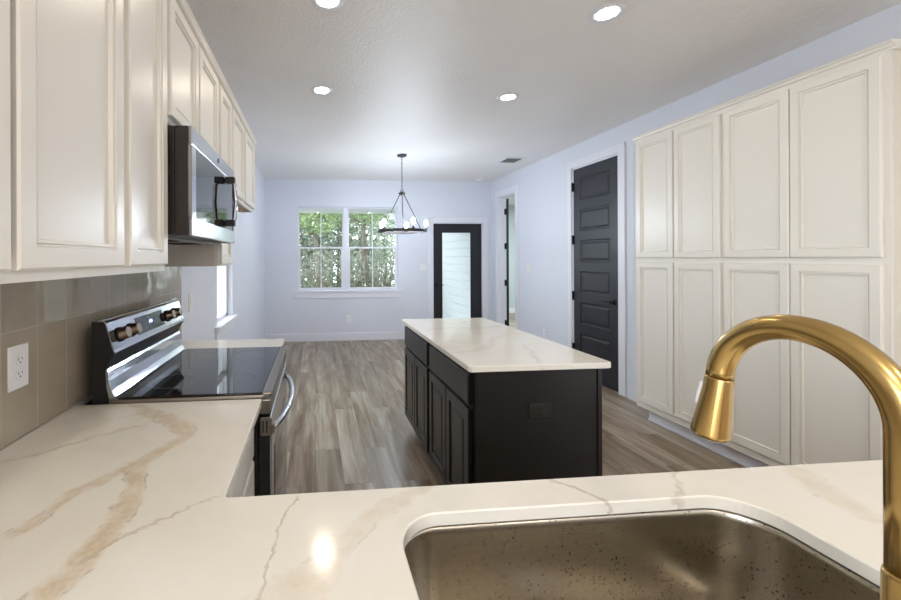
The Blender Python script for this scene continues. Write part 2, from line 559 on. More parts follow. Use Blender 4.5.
def arc(cx, cy, r, a0, a1, n=8):
    return [(cx + r * math.cos(a0 + (a1 - a0) * i / n), cy + r * math.sin(a0 + (a1 - a0) * i / n)) for i in range(n + 1)]
def rrect(x0, x1, y0, y1, r, n=8):
    return (arc(x1 - r, y0 + r, r, -PI / 2, 0, n) + arc(x1 - r, y1 - r, r, 0, PI / 2, n) +
            arc(x0 + r, y1 - r, r, PI / 2, PI, n) + arc(x0 + r, y0 + r, r, PI, 1.5 * PI, n))
def offset(poly, d):
    out = []; n = len(poly)
    for i in range(n):
        a, b, c = Vector(poly[i - 1]), Vector(poly[i]), Vector(poly[(i + 1) % n])
        e1 = (b - a).normalized(); e2 = (c - b).normalized()
        n1 = Vector((e1.y, -e1.x)); n2 = Vector((e2.y, -e2.x))
        m = (n1 + n2); m = m / max(0.2, 1 + n1.dot(n2))
        q = b + m * d
        out.append((q.x, q.y))
    return out
def slab(outer, holes, z0, z1, ch=0.0025):
    """flat stone slab with eased edges; outer CCW, holes CCW"""
    mb = MB(); bm = mb.bm
    loops = [(outer, 1)] + [(h, -1) for h in holes]
    tops = []; bots = []
    for poly, sgn in loops:
        ins = offset(poly, -ch * sgn)
        a = [bm.verts.new((x, y, z1)) for x, y in ins]
        b = [bm.verts.new((x, y, z1 - ch)) for x, y in poly]
        c = [bm.verts.new((x, y, z0 + ch)) for x, y in poly]
        d = [bm.verts.new((x, y, z0)) for x, y in ins]
        n = len(poly)
        for r, q in ((a, b), (b, c), (c, d)):
            for i in range(n):
                bm.faces.new((r[i], r[(i + 1) % n], q[(i + 1) % n], q[i]))
        tops.append(a); bots.append(d)
    for L in (tops, bots):
        es = []
        for a in L:
            n = len(a)
            for i in range(n):
                es.append(bm.edges.get((a[i], a[(i + 1) % n])))
        bmesh.ops.triangle_fill(bm, use_beauty=True, use_dissolve=False, edges=es)
    return mb

# ------------------------------------------------------------------ room shell
XL, XR, YB, H = -0.836, 3.108, 6.701, 2.748
YREAR, XO = -4.0, 3.108
WT = 0.14
WIN = (-0.285, 1.436, 0.852, 2.281)       # back window x0,x1,z0,z1
BD = (2.045, 2.960, 2.024)                # back door opening
SW = (3.47, 4.10, 0.822, 2.281)           # side window y0,y1,z0,z1
HD = (5.845, 6.405, 2.43)                 # hall doorway y0,y1,z1
PD = (3.765, 4.500, 2.472)                # panel door opening

struct('floor', MB().box(XL - WT, 5.6, YREAR - WT, YB + 0.02, -0.08, 0.0).box(XR + 0.02, 5.6, YB + 0.02, 9.75, -0.08, 0.0), m_floor)
struct('ceiling', MB().box(XL - WT, 5.6, YREAR - WT, YB + WT, H, H + 0.1).box(XR, 5.6, YB + WT, 9.75, H, H + 0.1), m_ceil)

w = MB()
w.box(XL - WT, WIN[0], YB, YB + WT, 0, H)
w.box(WIN[0], WIN[1], YB, YB + WT, 0, WIN[2]); w.box(WIN[0], WIN[1], YB, YB + WT, WIN[3], H)
w.box(WIN[1], BD[0], YB, YB + WT, 0, H)
w.box(BD[0], BD[1], YB, YB + WT, BD[2], H)
w.box(BD[1], XR, YB, YB + WT, 0, H)
struct('wall_back', w, m_wall)
w = MB()
w.box(XL - WT, XL, YREAR, -3.35, 0, H); w.box(XL - WT, XL, -0.65, SW[0], 0, H)
w.box(XL - WT, XL, -3.35, -0.65, 0, 0.2); w.box(XL - WT, XL, -3.35, -0.65, 2.3, H)  # opening added behind the camera for the side fill light
w.box(XL - WT, XL, SW[0], SW[1], 0, SW[2]); w.box(XL - WT, XL, SW[0], SW[1], SW[3], H)
w.box(XL - WT, XL, SW[1], YB, 0, H)
struct('wall_left', w, m_wall)
w = MB()
w.box(XR, XR + 0.12, YREAR, PD[0], 0, H)
w.box(XR, XR + 0.12, PD[0], PD[1], PD[2], H)
w.box(XR, XR + 0.12, PD[1], HD[0], 0, H)
w.box(XR, XR + 0.12, HD[0], HD[1], HD[2], H)
w.box(XR, XR + 0.12, HD[1], YB + WT, 0, H)
w.box(XR + 0.09, XR + 0.12, PD[0], PD[1], 0, PD[2])
struct('wall_right', w, m_wall)
w = MB()
w.box(XL - WT, XR + 0.12, YREAR - WT, YREAR, 0, H)
struct('wall_rear', w, m_wall)
# side room beyond the hall doorway
w = MB()
w.box(XR, XR + 0.12, YB + WT, 9.6, 0, H)
w.box(XR, 5.6, 9.6, 9.72, 0, H)
w.box(5.48, 5.6, 4.7, 9.6, 0, H)
w.box(XR + 0.12, 5.6, 4.62, 4.74, 0, H)
struct('wall_hall', w, m_hall)
struct('baseboard_hall', MB().box(XR + 0.12, 5.48, 9.585, 9.6, 0, 0.13, 0.003), m_trim)

# baseboards
bb = MB()
bb.box(XL, BD[0] - 0.095, YB - 0.015, YB, 0, 0.135, 0.004)
struct('baseboard_back', bb, m_trim)
struct('baseboard_left', MB().box(XL, XL + 0.015, 2.52, YB - 0.015, 0, 0.135, 0.004), m_trim)
bb = MB()
bb.box(XR - 0.015, XR, PD[1] + 0.10, HD[0] - 0.095, 0, 0.135, 0.004)
bb.box(XR - 0.015, XR, 3.20, PD[0] - 0.11, 0, 0.135, 0.004)
bb.box(XR - 0.015, XR, YREAR, 1.66, 0, 0.135, 0.004)
struct('baseboard_right', bb, m_trim)
struct('backsplash', MB().box(XL, XL + 0.009, 0.0, 2.537, 0.90, 1.42), m_tile)

# ---- back window: twin single-hung units
wf = MB()
x0, x1, z0, z1 = WIN
ft = 0.014
yf0, yf1 = YB + 0.05, YB + 0.11
xm0, xm1 = 0.533 - 0.045, 0.533 + 0.045
wf.box(x0, x0 + ft, yf0, yf1, z0, z1); wf.box(x1 - ft, x1, yf0, yf1, z0, z1)
wf.box(x0, x1, yf0, yf1, z1 - 0.014, z1); wf.box(x0, x1, yf0, yf1, z0, z0 + 0.02)
wf.box(xm0, xm1, yf0 - 0.005, yf1, z0, z1)
win1 = struct('window_1', wf, m_trim)
def sash(parent, xa, xb, za, zb, y, rail, mat=m_trim):
    s = MB()
    s.box(xa, xa + rail, y, y + 0.03, za, zb, 0.003); s.box(xb - rail, xb, y, y + 0.03, za, zb, 0.003)
    s.box(xa + rail, xb - rail, y, y + 0.03, za, za + rail, 0.003); s.box(xa + rail, xb - rail, y, y + 0.03, zb - rail, zb, 0.003)
    xm = (xa + xb) / 2
    s.box(xm - 0.007, xm + 0.007, y + 0.008, y + 0.022, za + rail, zb - rail)
    p = s.build('sash', mat, parent)
    MB().box(xa + rail, xb - rail, y + 0.014, y + 0.017, za + rail, zb - rail).build('pane', m_glass, p)
for xa, xb in ((x0 + ft, xm0), (xm1, x1 - ft)):
    sash(win1, xa, xb, 1.575, z1 - 0.014, yf0 + 0.03, 0.014)
    sash(win1, xa, xb, z0 + 0.02, 1.60, yf0 + 0.001, 0.030)
# drywall return lining, sill and apron
MB().box(x0 - 0.105, x1 + 0.08, YB - 0.035, YB + 0.055, z0 - 0.026, z0 + 0.006, 0.004).build('window_sill', m_trim, win1)
MB().box(x0 - 0.075, x1 + 0.05, YB - 0.016, YB, z0 - 0.125, z0 - 0.028, 0.004).build('apron', m_trim, win1)

# ---- side window above the fridge space
y0, y1, z0, z1 = SW
wf = MB()
wf.box(XL - 0.11, XL - 0.05, y0, y0 + 0.045, z0, z1); wf.box(XL - 0.11, XL - 0.05, y1 - 0.045, y1, z0, z1)
wf.box(XL - 0.11, XL - 0.05, y0, y1, z1 - 0.04, z1); wf.box(XL - 0.11, XL - 0.05, y0, y1, z0, z0 + 0.04)
wf.box(XL - 0.10, XL - 0.05, y0, y1, 1.56, 1.60)
win2 = struct('window_2', wf, m_trim)
MB().box(XL - 0.083, XL - 0.08, y0 + 0.045, y1 - 0.045, z0 + 0.04, z1 - 0.04).build('pane', m_glass, win2)
MB().box(XL, XL + 0.045, y0 - 0.09, y1 + 0.09, z0 - 0.026, z0 + 0.006, 0.004).box(XL - 0.052, XL, y0 + 0.001, y1 - 0.001, z0 - 0.004, z0 + 0.006).build('window_sill', m_trim, win2)
MB().box(XL, XL + 0.016, y0 - 0.06, y1 + 0.06, z0 - 0.115, z0 - 0.028, 0.003).build('apron', m_trim, win2)

# ---- added unseen window frame behind the camera, around the side fill light
wf = MB()
for yy in (-3.35, -2.48, -1.58, -0.71): wf.box(XL - 0.11, XL - 0.05, yy, yy + 0.06, 0.2, 2.3)
wf.box(XL - 0.11, XL - 0.05, -3.35, -0.65, 2.24, 2.3); wf.box(XL - 0.11, XL - 0.05, -3.35, -0.65, 0.2, 0.26)
added_win = struct('added_window', wf, m_trim)

# ---- door casings
def casing_x(name, xa, xb, ztop, y, wdt=0.085):
    t = MB()
    t.box(xa - wdt, xa, y - 0.018, y, 0, ztop + wdt, 0.004); t.box(xb, xb + wdt, y - 0.018, y, 0, ztop + wdt, 0.004)
    t.box(xa, xb, y - 0.018, y, ztop, ztop + wdt, 0.004)
    t.box(xa - 0.001, xa + 0.018, y, y + WT, 0, ztop); t.box(xb - 0.018, xb + 0.001, y, y + WT, 0, ztop)
    t.box(xa, xb, y, y + WT, ztop - 0.018, ztop + 0.001)
    return struct(name, t, m_trim)
casing_x('trim_1', BD[0], BD[1], BD[2], YB, 0.08)
def casing_y(name, ya, yb, ztop, x, dep, wdt=0.09, far=None):
    t = MB()
    far = wdt if far is None else far
    t.box(x - 0.018, x, ya - wdt, ya, 0, ztop + wdt, 0.004); t.box(x - 0.018, x, yb, yb + far, 0, ztop + wdt, 0.004)
    t.box(x - 0.018, x, ya, yb, ztop, ztop + wdt, 0.004)
    t.box(x, x + dep, ya - 0.001, ya + 0.018, 0, ztop); t.box(x, x + dep, yb - 0.018, yb + 0.001, 0, ztop)
    t.box(x, x + dep, ya, yb, ztop - 0.018, ztop + 0.001)
    return struct(name, t, m_trim)
casing_y('trim_2', HD[0], HD[1], HD[2], XR, 0.12, 0.09, 0.09)
casing_y('trim_3', PD[0], PD[1], PD[2], XR, 0.088, 0.09, 0.07)

# ---- door_1: back door with full glass
xa, xb, zt = BD[0] + 0.02, BD[1] - 0.02, BD[2] - 0.02
gx0, gx1, gz0, gz1 = 2.216, 2.753, 0.27, 1.856
dm = MB()
yd0, yd1 = YB + 0.03, YB + 0.075
dm.box(xa, gx0, yd0, yd1, 0.015, zt, 0.003); dm.box(gx1, xb, yd0, yd1, 0.015, zt, 0.003)
dm.box(gx0, gx1, yd0, yd1, 0.015, gz0, 0.003); dm.box(gx0, gx1, yd0, yd1, gz1, zt, 0.003)
d1 = struct('door_1', dm, m_bkdoor, 'black back door with a tall full-length glass pane')
gm = MB()
for a in ((gx0 - 0.025, gx0 + 0.012, gz0 - 0.025, gz1 + 0.025), (gx1 - 0.012, gx1 + 0.025, gz0 - 0.025, gz1 + 0.025)):
    gm.box(a[0], a[1], yd0 - 0.009, yd0, a[2], a[3], 0.003)
gm.box(gx0, gx1, yd0 - 0.009, yd0, gz1 - 0.012, gz1 + 0.025, 0.003); gm.box(gx0, gx1, yd0 - 0.009, yd0, gz0 - 0.025, gz0 + 0.012, 0.003)
gm.build('glazing_bead', m_bkdoor, d1)
MB().box(gx0, gx1, yd0 + 0.02, yd0 + 0.024, gz0, gz1).build('pane', m_glass, d1)
hm = MB(); hm.lathe([(0.026, 0), (0.026, 0.008), (0.01, 0.012), (0.01, 0.045)], (xa + 0.06, yd0, 0.93), (0, -1, 0), 16)
hm.box(xa + 0.05, xa + 0.17, yd0 - 0.052, yd0 - 0.038, 0.922, 0.938, 0.004)
hm.build('door_handle', m_iron, d1)

# ---- door_2: tall six-panel door on the right wall
ya, yb, zb, zt = PD[0] + 0.02, PD[1] - 0.02, 0.012, PD[2] - 0.016
dm = MB()
xf = XR + 0.004; xbk = xf + 0.038          # front face x, normal -X
st = 0.108
pz = [2.33 - 0.363 * i for i in range(6)]
dm.box(xf, xbk, ya, ya + st, zb, zt); dm.box(xf, xbk, yb - st, yb, zb, zt)
prev = zt
for i, pt in enumerate(pz):
    dm.box(xf, xbk, ya + st, yb - st, pt, prev)
    ph = 0.255
    dm.rings((xf, ya + st, pt - ph), (0, 1, 0), (0, 0, 1), (-1, 0, 0), yb - ya - 2 * st, ph,
             [(0, 0), (0.008, -0.009), (0.016, -0.010), (0.026, -0.010), (0.040, -0.004), (0.044, -0.003)])
    prev = pt - ph
dm.box(xf, xbk, ya + st, yb - st, zb, prev)
d2 = struct('door_2', dm, m_door, 'closed charcoal six-panel interior door')
for hz in (2.247, 1.615, 0.945, 0.323):
    h = MB(); h.box(XR - 0.012, XR + 0.004, yb - 0.004, yb + 0.012, hz - 0.05, hz + 0.05, 0.002)
    h.lathe([(0.007, -0.055), (0.007, 0.055)], (XR - 0.012, yb + 0.004, hz), (0, 0, 1), 10)
    h.build('hinge', m_iron, d2)
h = MB(); h.lathe([(0.027, 0), (0.027, 0.008), (0.011, 0.012), (0.011, 0.05)], (xf, ya + 0.06, 0.932), (-1, 0, 0), 18)
h.box(xf - 0.058, xf - 0.042, ya + 0.05, ya + 0.175, 0.923, 0.941, 0.004)
h.build('door_handle', m_iron, d2)

# ---- door_3: hall door, swung wide into the side room
hx, hy = XR + 0.118, HD[1] - 0.022
dirv = Vector((0.452, 0.892, 0)); nrm = Vector((0.892, -0.452, 0))
dm = MB()
t = bmesh.new()
tb = MB().box(0, 0.66, -0.038, 0, 0.012, HD[2] - 0.03).bm
rot = Matrix(((dirv.x, -dirv.y, 0, hx), (dirv.y, dirv.x, 0, hy), (0, 0, 1, 0), (0, 0, 0, 1)))
dm.merge(tb, rot)
d3 = struct('door_3', dm, m_bkdoor, 'black hall door standing open into the next room')
for hz in (2.18, 1.60, 0.98, 0.30):
    h = MB(); h.box(XR + 0.085, XR + 0.121, HD[1] - 0.0225, HD[1] - 0.0175, hz - 0.05, hz + 0.05)
    h.lathe([(0.009, -0.052), (0.009, 0.052)], (hx - 0.006, hy - 0.004, hz), (0, 0, 1), 10)
    h.build('hinge', m_iron, d3)

# ------------------------------------------------------------------ cabinet helpers
DOORP = [(0, -0.0185), (0, -0.004), (0.004, 0), (0.042, 0), (0.0435, -0.009), (0.0480, -0.009), (0.0500, -0.0035), (0.0555, -0.0035), (0.0580, -0.0135), (0.063, -0.0135)]
def cab_door(parent, o, u, n, Wd, Hd, mat, name='door', prof=DOORP):
    return MB().rings(o, u, (0, 0, 1), n, Wd, Hd, prof, 2).build(name, mat, parent)
SLABP = [(0, -0.0185), (0, -0.006), (0.003, -0.002), (0.010, 0), (0.012, 0)]
RAISEP = [(0, -0.0185), (0, -0.004), (0.004, 0), (0.050, 0), (0.057, -0.007), (0.066, -0.007), (0.088, -0.002), (0.092, -0.002)]

# ------------------------------------------------------------------ upper cabinets along the left wall
XU = -0.506                   # door faces
XUF = XU - 0.019              # face frame
UZ = 1.361
UTOP = 2.375
def upper(label, ya, yb, zb, doors, rail=True, bottom=m_cream_in, zd=None, sidemat=m_cream_in):
    r = thing('upper_cabinet', label, 'cabinet', ((XL + XUF) / 2, (ya + yb) / 2, zb), 'upper cabinets on the left wall')
    b = MB()
    b.box(XL + 0.011, XUF - 0.018, ya + 0.001, ya + 0.017, zb, UTOP)
    b.box(XL + 0.011, XUF - 0.018, yb - 0.017, yb - 0.001, zb, UTOP)
    b.box(XL + 0.011, XL + 0.017, ya + 0.017, yb - 0.017, zb + 0.018, UTOP)
    b.box(XL + 0.011, XUF - 0.018, ya + 0.017, yb - 0.017, UTOP - 0.016, UTOP)
    b.build('carcass', sidemat, r)
    MB().box(XL + 0.0175, XUF - 0.0185, ya + 0.0175, yb - 0.0175, zb + 0.016, zb + 0.030).build('bottom_panel', bottom, r)
    f = MB()
    f.box(XUF - 0.018, XUF, ya + 0.001, ya + 0.038, zb, UTOP); f.box(XUF - 0.018, XUF, yb - 0.038, yb - 0.001, zb, UTOP)
    f.box(XUF - 0.018, XUF, ya + 0.038, yb - 0.038, zb, zb + 0.05); f.box(XUF - 0.018, XUF, ya + 0.038, yb - 0.038, UTOP - 0.05, UTOP)
    f.build('face_frame', m_cream, r)
    zd = zb + 0.022 if zd is None else zd
    for da, db in doors:
        cab_door(r, (XU, da, zd), (0, 1, 0), (1, 0, 0), db - da, UTOP - 0.018 - zd, m_cream)
    return r
upper('wide cream upper cabinet with two doors nearest the camera, above the white outlet', 0.29, 1.124, UZ, [(0.318, 0.712), (0.727, 1.107)])
upper('narrow cream single-door upper cabinet left of the microwave', 1.124, 1.437, UZ, [(1.141, 1.420)])
upper('short cream two-door upper cabinet directly above the microwave', 1.437, 2.178, 1.893, [(1.455, 1.795), (1.815, 2.155)])
upper('narrow cream upper cabinet just beyond the microwave, hanging lower than its far neighbour', 2.202, 2.512, UZ, [(2.215, 2.492)], zd=UZ + 0.010)
upper('cream upper cabinet farthest away, over the empty fridge space, with bare wood underside', 2.512, 3.45, 1.80, [(2.545, 2.93), (2.985, 3.425)], bottom=m_wood)
# filler between 2.178 and 2.202 belongs to the microwave cabinet
cr = MB()
prof = [(XUF - 0.014, UTOP), (XUF + 0.021, UTOP), (XUF + 0.021, UTOP + 0.004), (XUF + 0.026, UTOP + 0.006), (XUF + 0.030, UTOP + 0.016), (XUF + 0.034, UTOP + 0.018), (XUF + 0.034, UTOP + 0.026), (XUF - 0.014, UTOP + 0.026)]
cr.prism(prof, 1, 0.29, 3.45)
tag(cr.build('crown_molding', m_cream), 'cream crown molding running along the top of the left upper cabinets', 'molding')

# ------------------------------------------------------------------ over-the-range microwave
mw = thing('microwave', 'stainless over-the-range microwave mounted under the short upper cabinet', 'microwave', (-0.6, 1.82, 1.48))
MX = -0.435
ma, mb_, mz0, mz1 = 1.453, 2.196, 1.486, 1.878
MB().box(XL + 0.012, MX - 0.062, ma + 0.001, mb_ - 0.001, mz0 + 0.003, mz1, 0.002).build('body', m_browncase, mw)
MB().box(MX - 0.060, MX - 0.014, ma, mb_, mz0, mz1 + 0.001, 0.002).build('door_core', m_browncase, mw)
dr = MB()
wz0, wz1, wy0, wy1 = 1.552, 1.812, 1.500, 2.165
dr.box(MX - 0.013, MX, ma, mb_, wz1, mz1 + 0.002, 0.003); dr.box(MX - 0.013, MX, ma, mb_, mz0, wz0, 0.003)
dr.box(MX - 0.013, MX, ma, wy0, wz0, wz1); dr.box(MX - 0.013, MX, wy1, mb_, wz0, wz1)
dr_o = dr.build('door', m_mirror, mw)
MB().box(MX - 0.0125, MX - 0.003, wy0, wy1, wz0, wz1).build('glass', m_blackglass, dr_o)
hd = MB()
yh = 1.985
hd.tube([(MX - 0.002, yh, 1.575), (MX + 0.030, yh, 1.578), (MX + 0.043, yh, 1.60), (MX + 0.048, yh, 1.68), (MX + 0.043, yh, 1.765), (MX + 0.030, yh, 1.787), (MX - 0.002, yh, 1.79)], 0.011, 12)
hd.build('handle', m_mirror, mw)
for zz in (1.562, 1.772):
    MB().box(MX, MX + 0.046, yh - 0.017, yh + 0.017, zz, zz + 0.032, 0.004).build('handle_bracket', m_blackplastic, mw)
lg = MB(); lg.lathe([(0.011, 0), (0.011, 0.0012)], (MX + 0.0002, 1.84, 1.848), (1, 0, 0), 20)
lg.build('emblem', m_blackplastic, mw)
ug = MB(); ug.box(XL + 0.05, MX - 0.10, ma + 0.05, mb_ - 0.05, mz0 - 0.008, mz0 + 0.003, 0.002)
ug.build('filter_plate', m_steel_dark, mw)
for k in range(2):
    yy = ma + 0.12 + k * 0.34
    g = MB()
    for i in range(9): g.box(XL + 0.12, MX - 0.14, yy + i * 0.019, yy + i * 0.019 + 0.010, mz0 - 0.011, mz0 - 0.0075)
    g.build('grease_filter', m_blackplastic, mw)
vg = MB()
for i in range(6): vg.box(MX - 0.060, MX - 0.024, ma + 0.02, mb_ - 0.02, mz1 + 0.002, mz1 + 0.0035) if i == 0 else None
vg.build('top_vent', m_blackplastic, mw)

# ------------------------------------------------------------------ base cabinets
BZ = 0.872
XC = -0.191
XB = XC - 0.043               # base face frame plane
def base_left(label, ya, yb):
    r = thing('base_cabinet', label, 'cabinet', ((XL + XB) / 2, (ya + yb) / 2, 0), 'cream base cabinets along the left wall')
    c = MB()
    c.box(XL + 0.012, XB - 0.018, ya + 0.001, ya + 0.017, 0.0, BZ - 0.001); c.box(XL + 0.012, XB - 0.018, yb - 0.017, yb - 0.001, 0.0, BZ - 0.001)
    c.box(XL + 0.012, XB - 0.018, ya + 0.017, yb - 0.017, 0.115, 0.13); c.box(XL + 0.012, XL + 0.02, ya + 0.017, yb - 0.017, 0.13, BZ - 0.001)
    c.box(XB - 0.10, XB - 0.085, ya + 0.017, yb - 0.017, 0, 0.115)
    c.build('carcass', m_cream_in, r)
    f = MB()
    f.box(XB - 0.018, XB, ya + 0.001, ya + 0.035, 0.115, BZ - 0.001); f.box(XB - 0.018, XB, yb - 0.035, yb - 0.001, 0.115, BZ - 0.001)
    f.box(XB - 0.018, XB, ya + 0.035, yb - 0.035, 0.115, 0.15); f.box(XB - 0.018, XB, ya + 0.035, yb - 0.035, 0.69, 0.72); f.box(XB - 0.018, XB, ya + 0.035, yb - 0.035, BZ - 0.03, BZ - 0.001)
    f.build('face_frame', m_cream, r)
    cab_door(r, (XB + 0.0195, ya + 0.018, 0.135), (0, 1, 0), (1, 0, 0), yb - ya - 0.036, 0.555, m_cream)
    cab_door(r, (XB + 0.0195, ya + 0.018, 0.705), (0, 1, 0), (1, 0, 0), yb - ya - 0.036, 0.145, m_cream, 'drawer', SLABP)
    return r
base_left('cream base cabinet under the counter just left of the range', 0.93, 1.434)
base_left('small cream base cabinet on the far side of the range', 2.206, 2.500)

# peninsula base: open-topped so the sink hangs inside
pr = thing('peninsula_cabinet', 'long cream base cabinet under the sink peninsula in the foreground', 'cabinet', (0.4, 0.5, 0))
pa, pb, pf, pn = XL + 0.012, 1.72, 0.80, 0.22
c = MB()
c.box(pa, pb, pn, pn + 0.018, 0, BZ - 0.001)
c.box(pb - 0.018, pb, pn + 0.018, pf, 0, BZ - 0.001); c.box(pa, pa + 0.018, pn + 0.018, pf, 0, BZ - 0.001)
c.box(pa + 0.018, pb - 0.018, pn + 0.018, pf, 0.115, 0.133)
c.box(XC - 0.02, pb - 0.018, pf - 0.09, pf - 0.075, 0, 0.115)
c.build('carcass', m_cream_in, pr)
f = MB()
f.box(pa + 0.018, pb, pf, pf + 0.008, BZ - 0.03, BZ - 0.001); f.box(XC, pb, pf, pf + 0.008, 0.69, 0.72); f.box(XC, pb, pf, pf + 0.008, 0.115, 0.15)
for xx in (XC - 0.02, 0.085, 0.92, 1.30, pb - 0.04): f.box(xx, xx + 0.04, pf, pf + 0.008, 0.115, BZ - 0.03)
f.build('face_frame', m_cream, pr)
for xa_, xb_ in ((-0.15, 0.095), (0.115, 0.515), (0.525, 0.925), (0.95, 1.31), (1.33, 1.69)):
    cab_door(pr, (xb_, pf + 0.0275, 0.135), (-1, 0, 0), (0, 1, 0), xb_ - xa_, 0.555, m_cream)
    cab_door(pr, (xb_, pf + 0.0275, 0.705), (-1, 0, 0), (0, 1, 0), xb_ - xa_, 0.145, m_cream, 'drawer_front', SLABP)

# ------------------------------------------------------------------ countertops
CT = 0.90
YP = 0.850
xa = XL + 0.0095
outer = [(xa, 0.14), (1.76, 0.14), (1.76, YP)] + [(XC + 0.012, YP)] + arc(XC + 0.012, YP + 0.012, 0.012, -PI / 2, -PI, 5)[1:] + [(XC, 1.4355), (xa, 1.4355)]
SKX0, SKX1, SKY0, SKY1 = 0.152, 0.897, 0.352, 0.757
hole = rrect(SKX0, SKX1, SKY0, SKY1, 0.092, 12)
ct = slab(outer, [hole], BZ, CT)
tag(ct.build('countertop', m_quartz), 'L-shaped white quartz countertop with beige veins, holding the sink in the foreground', 'countertop')
ct = slab([(xa, 2.2045), (XC, 2.2045), (XC, 2.502), (xa, 2.502)], [], BZ, CT)
tag(ct.build('countertop', m_quartz), 'short plain white quartz countertop piece on the far side of the range', 'countertop')

# ------------------------------------------------------------------ sink
sk = thing('kitchen_sink', 'undermount stainless steel sink with water spots, set into the foreground countertop', 'sink', (0.525, 0.555, 0.65))
bm_ = MB(); rr = []
bmx = bm_.bm
levels = [(0.030, 0.8705, 0.115), (0.004, 0.8705, 0.095), (0.0015, 0.866, 0.092), (0.000, 0.855, 0.092), (-0.004, 0.70, 0.090),
          (-0.008, 0.675, 0.086), (-0.020, 0.657, 0.075), (-0.040, 0.650, 0.06), (-0.10, 0.647, 0.03)]
for off, z, rad in levels:
    rr.append([bmx.verts.new((x, y, z)) for x, y in rrect(SKX0 - off, SKX1 + off, SKY0 - off, SKY1 + off, rad, 12)])
for a, b in zip(rr, rr[1:]):
    for i in range(len(a)):
        fa = bmx.faces.new((a[i], a[(i + 1) % len(a)], b[(i + 1) % len(a)], b[i])); fa.smooth = True
bmx.faces.new(rr[-1])
so = bm_.build('bowl', m_sink, sk)
md = so.modifiers.new('thick', 'SOLIDIFY'); md.thickness = 0.0012; md.offset = -1
dn = MB().lathe([(0.054, 0.0), (0.056, 0.002), (0.050, 0.004), (0.042, 0.0015), (0.036, -0.006), (0.012, -0.008)], (0.525, 0.575, 0.6480), (0, 0, 1), 32)
dn.build('drain', m_steel, sk)

# ------------------------------------------------------------------ faucet
FX, FY = 0.511, 0.295
fa = thing('kitchen_faucet', 'brushed gold gooseneck faucet standing behind the sink', 'faucet', (FX, FY, CT))
MB().lathe([(0.029, 0), (0.029, 0.004), (0.026, 0.008), (0.0172, 0.010), (0.0152, 0.222), (0.0146, 0.2255), (0.0130, 0.226)], (FX, FY, CT), (0, 0, 1), 32).build('body', m_brass, fa)
yc, zc, ra = 0.375, 1.2456, 0.080
pts = [(FX, FY, CT + 0.2245), (FX, FY, 1.19), (FX, FY, 1.22)]
for i in range(0, 29):
    a = PI - (PI - 0.06) * i / 28
    pts.append((FX, yc + ra * math.cos(a), zc + ra * math.sin(a)))
MB().tube(pts, 0.0137, 28).build('spout', m_brass, fa)
hs = Vector(pts[-1]); hdv = Vector((0, 0.16, -1)).normalized()
MB().lathe([(0.0139, 0), (0.0142, 0.002), (0.0148, 0.02), (0.0196, 0.074), (0.0196, 0.078), (0.018, 0.080)], hs, hdv, 36).build('spray_head', m_brass, fa)
MB().lathe([(0.0170, 0.0795), (0.0170, 0.0822), (0.013, 0.083)], hs, hdv, 30).build('spray_face', m_rubber, fa)
# spray button on the far side
bt = MB().box(-0.0045, 0.0045, -0.003, 0.003, -0.016, 0.016, 0.002).bm
bd = Vector((-0.35, 0.93, 0)).normalized()
zax = (Vector((0, 0, 1)) * -1); zax = hdv.copy(); zax = (zax + bd * 0.085).normalized()
xax = zax.cross(bd).normalized(); yax = zax.cross(xax) * -1
mt = Matrix.Identity(4); cpos = hs + hdv * 0.026 + bd * 0.0160
for i in range(3): mt[i][0] = xax[i]; mt[i][1] = yax[i]; mt[i][2] = zax[i]; mt[i][3] = cpos[i]
q = MB(); q.merge(bt, mt); q.build('spray_button', m_plate, fa)
# lever handle on the right of the body
lv = MB().lathe([(0.0135, 0.012), (0.0135, 0.035), (0.011, 0.038)], (FX, FY, CT + 0.15), (1, 0, 0), 20)
lv.tube([(FX + 0.032, FY, CT + 0.15), (FX + 0.055, FY - 0.01, CT + 0.185), (FX + 0.075, FY - 0.02, CT + 0.235)], [0.006, 0.0055, 0.005], 12)
lv.build('lever', m_brass, fa)

# ------------------------------------------------------------------ range
rg = thing('range', 'stainless electric range with black glass cooktop between the cream counters', 'stove', (-0.48, 1.82, 0))
ra0, ra1 = 1.4385, 2.2015
XF = -0.160
MB().box(XL + 0.03, XF - 0.045, ra0 + 0.002, ra1 - 0.002, 0.03, 0.895, 0.003).build('body', m_blackplastic, rg)
# cooktop: steel rim, black glass
MB().box(-0.715, XF - 0.006, ra0, ra1, 0.8955, 0.912, 0.003).build('cooktop_rim', m_steel_dark, rg)
gl = MB().box(-0.690, -0.190, ra0 + 0.008, ra1 - 0.008, 0.9115, 0.9185, 0.003).build('cooktop_glass', m_blackglass, rg)
MB().box(-0.1895, XF + 0.004, ra0, ra1, 0.905, 0.9205, 0.005).build('front_rim', m_steel_dark, rg)
# front: control strip, oven door, drawer
MB().box(XF - 0.044, XF, ra0, ra1, 0.842, 0.895, 0.004).build('front_strip', m_steel_dark, rg)
od = MB().box(XF - 0.040, XF + 0.002, ra0 + 0.002, ra1 - 0.002, 0.225, 0.828, 0.006).build('oven_door', m_steel, rg)
MB().box(XF - 0.002, XF + 0.0045, ra0 + 0.11, ra1 - 0.11, 0.36, 0.68, 0.003).build('window_glass', m_blackglass, od)
MB().box(XF - 0.044, XF, ra0 + 0.002, ra1 - 0.002, 0.06, 0.215, 0.005).build('drawer', m_steel, rg)
MB().box(XF - 0.0405, XF - 0.003, ra0 - 0.0002, ra0 + 0.002, 0.235, 0.82).build('door_edge', m_blackplastic, rg)
sg = MB().box(XF - 0.037, XF + 0.001, ra0 - 0.0012, ra0 + 0.004, 0.765, 0.830, 0.001)
sg.build('vent_plate', m_steel_dark, rg)
sl = MB()
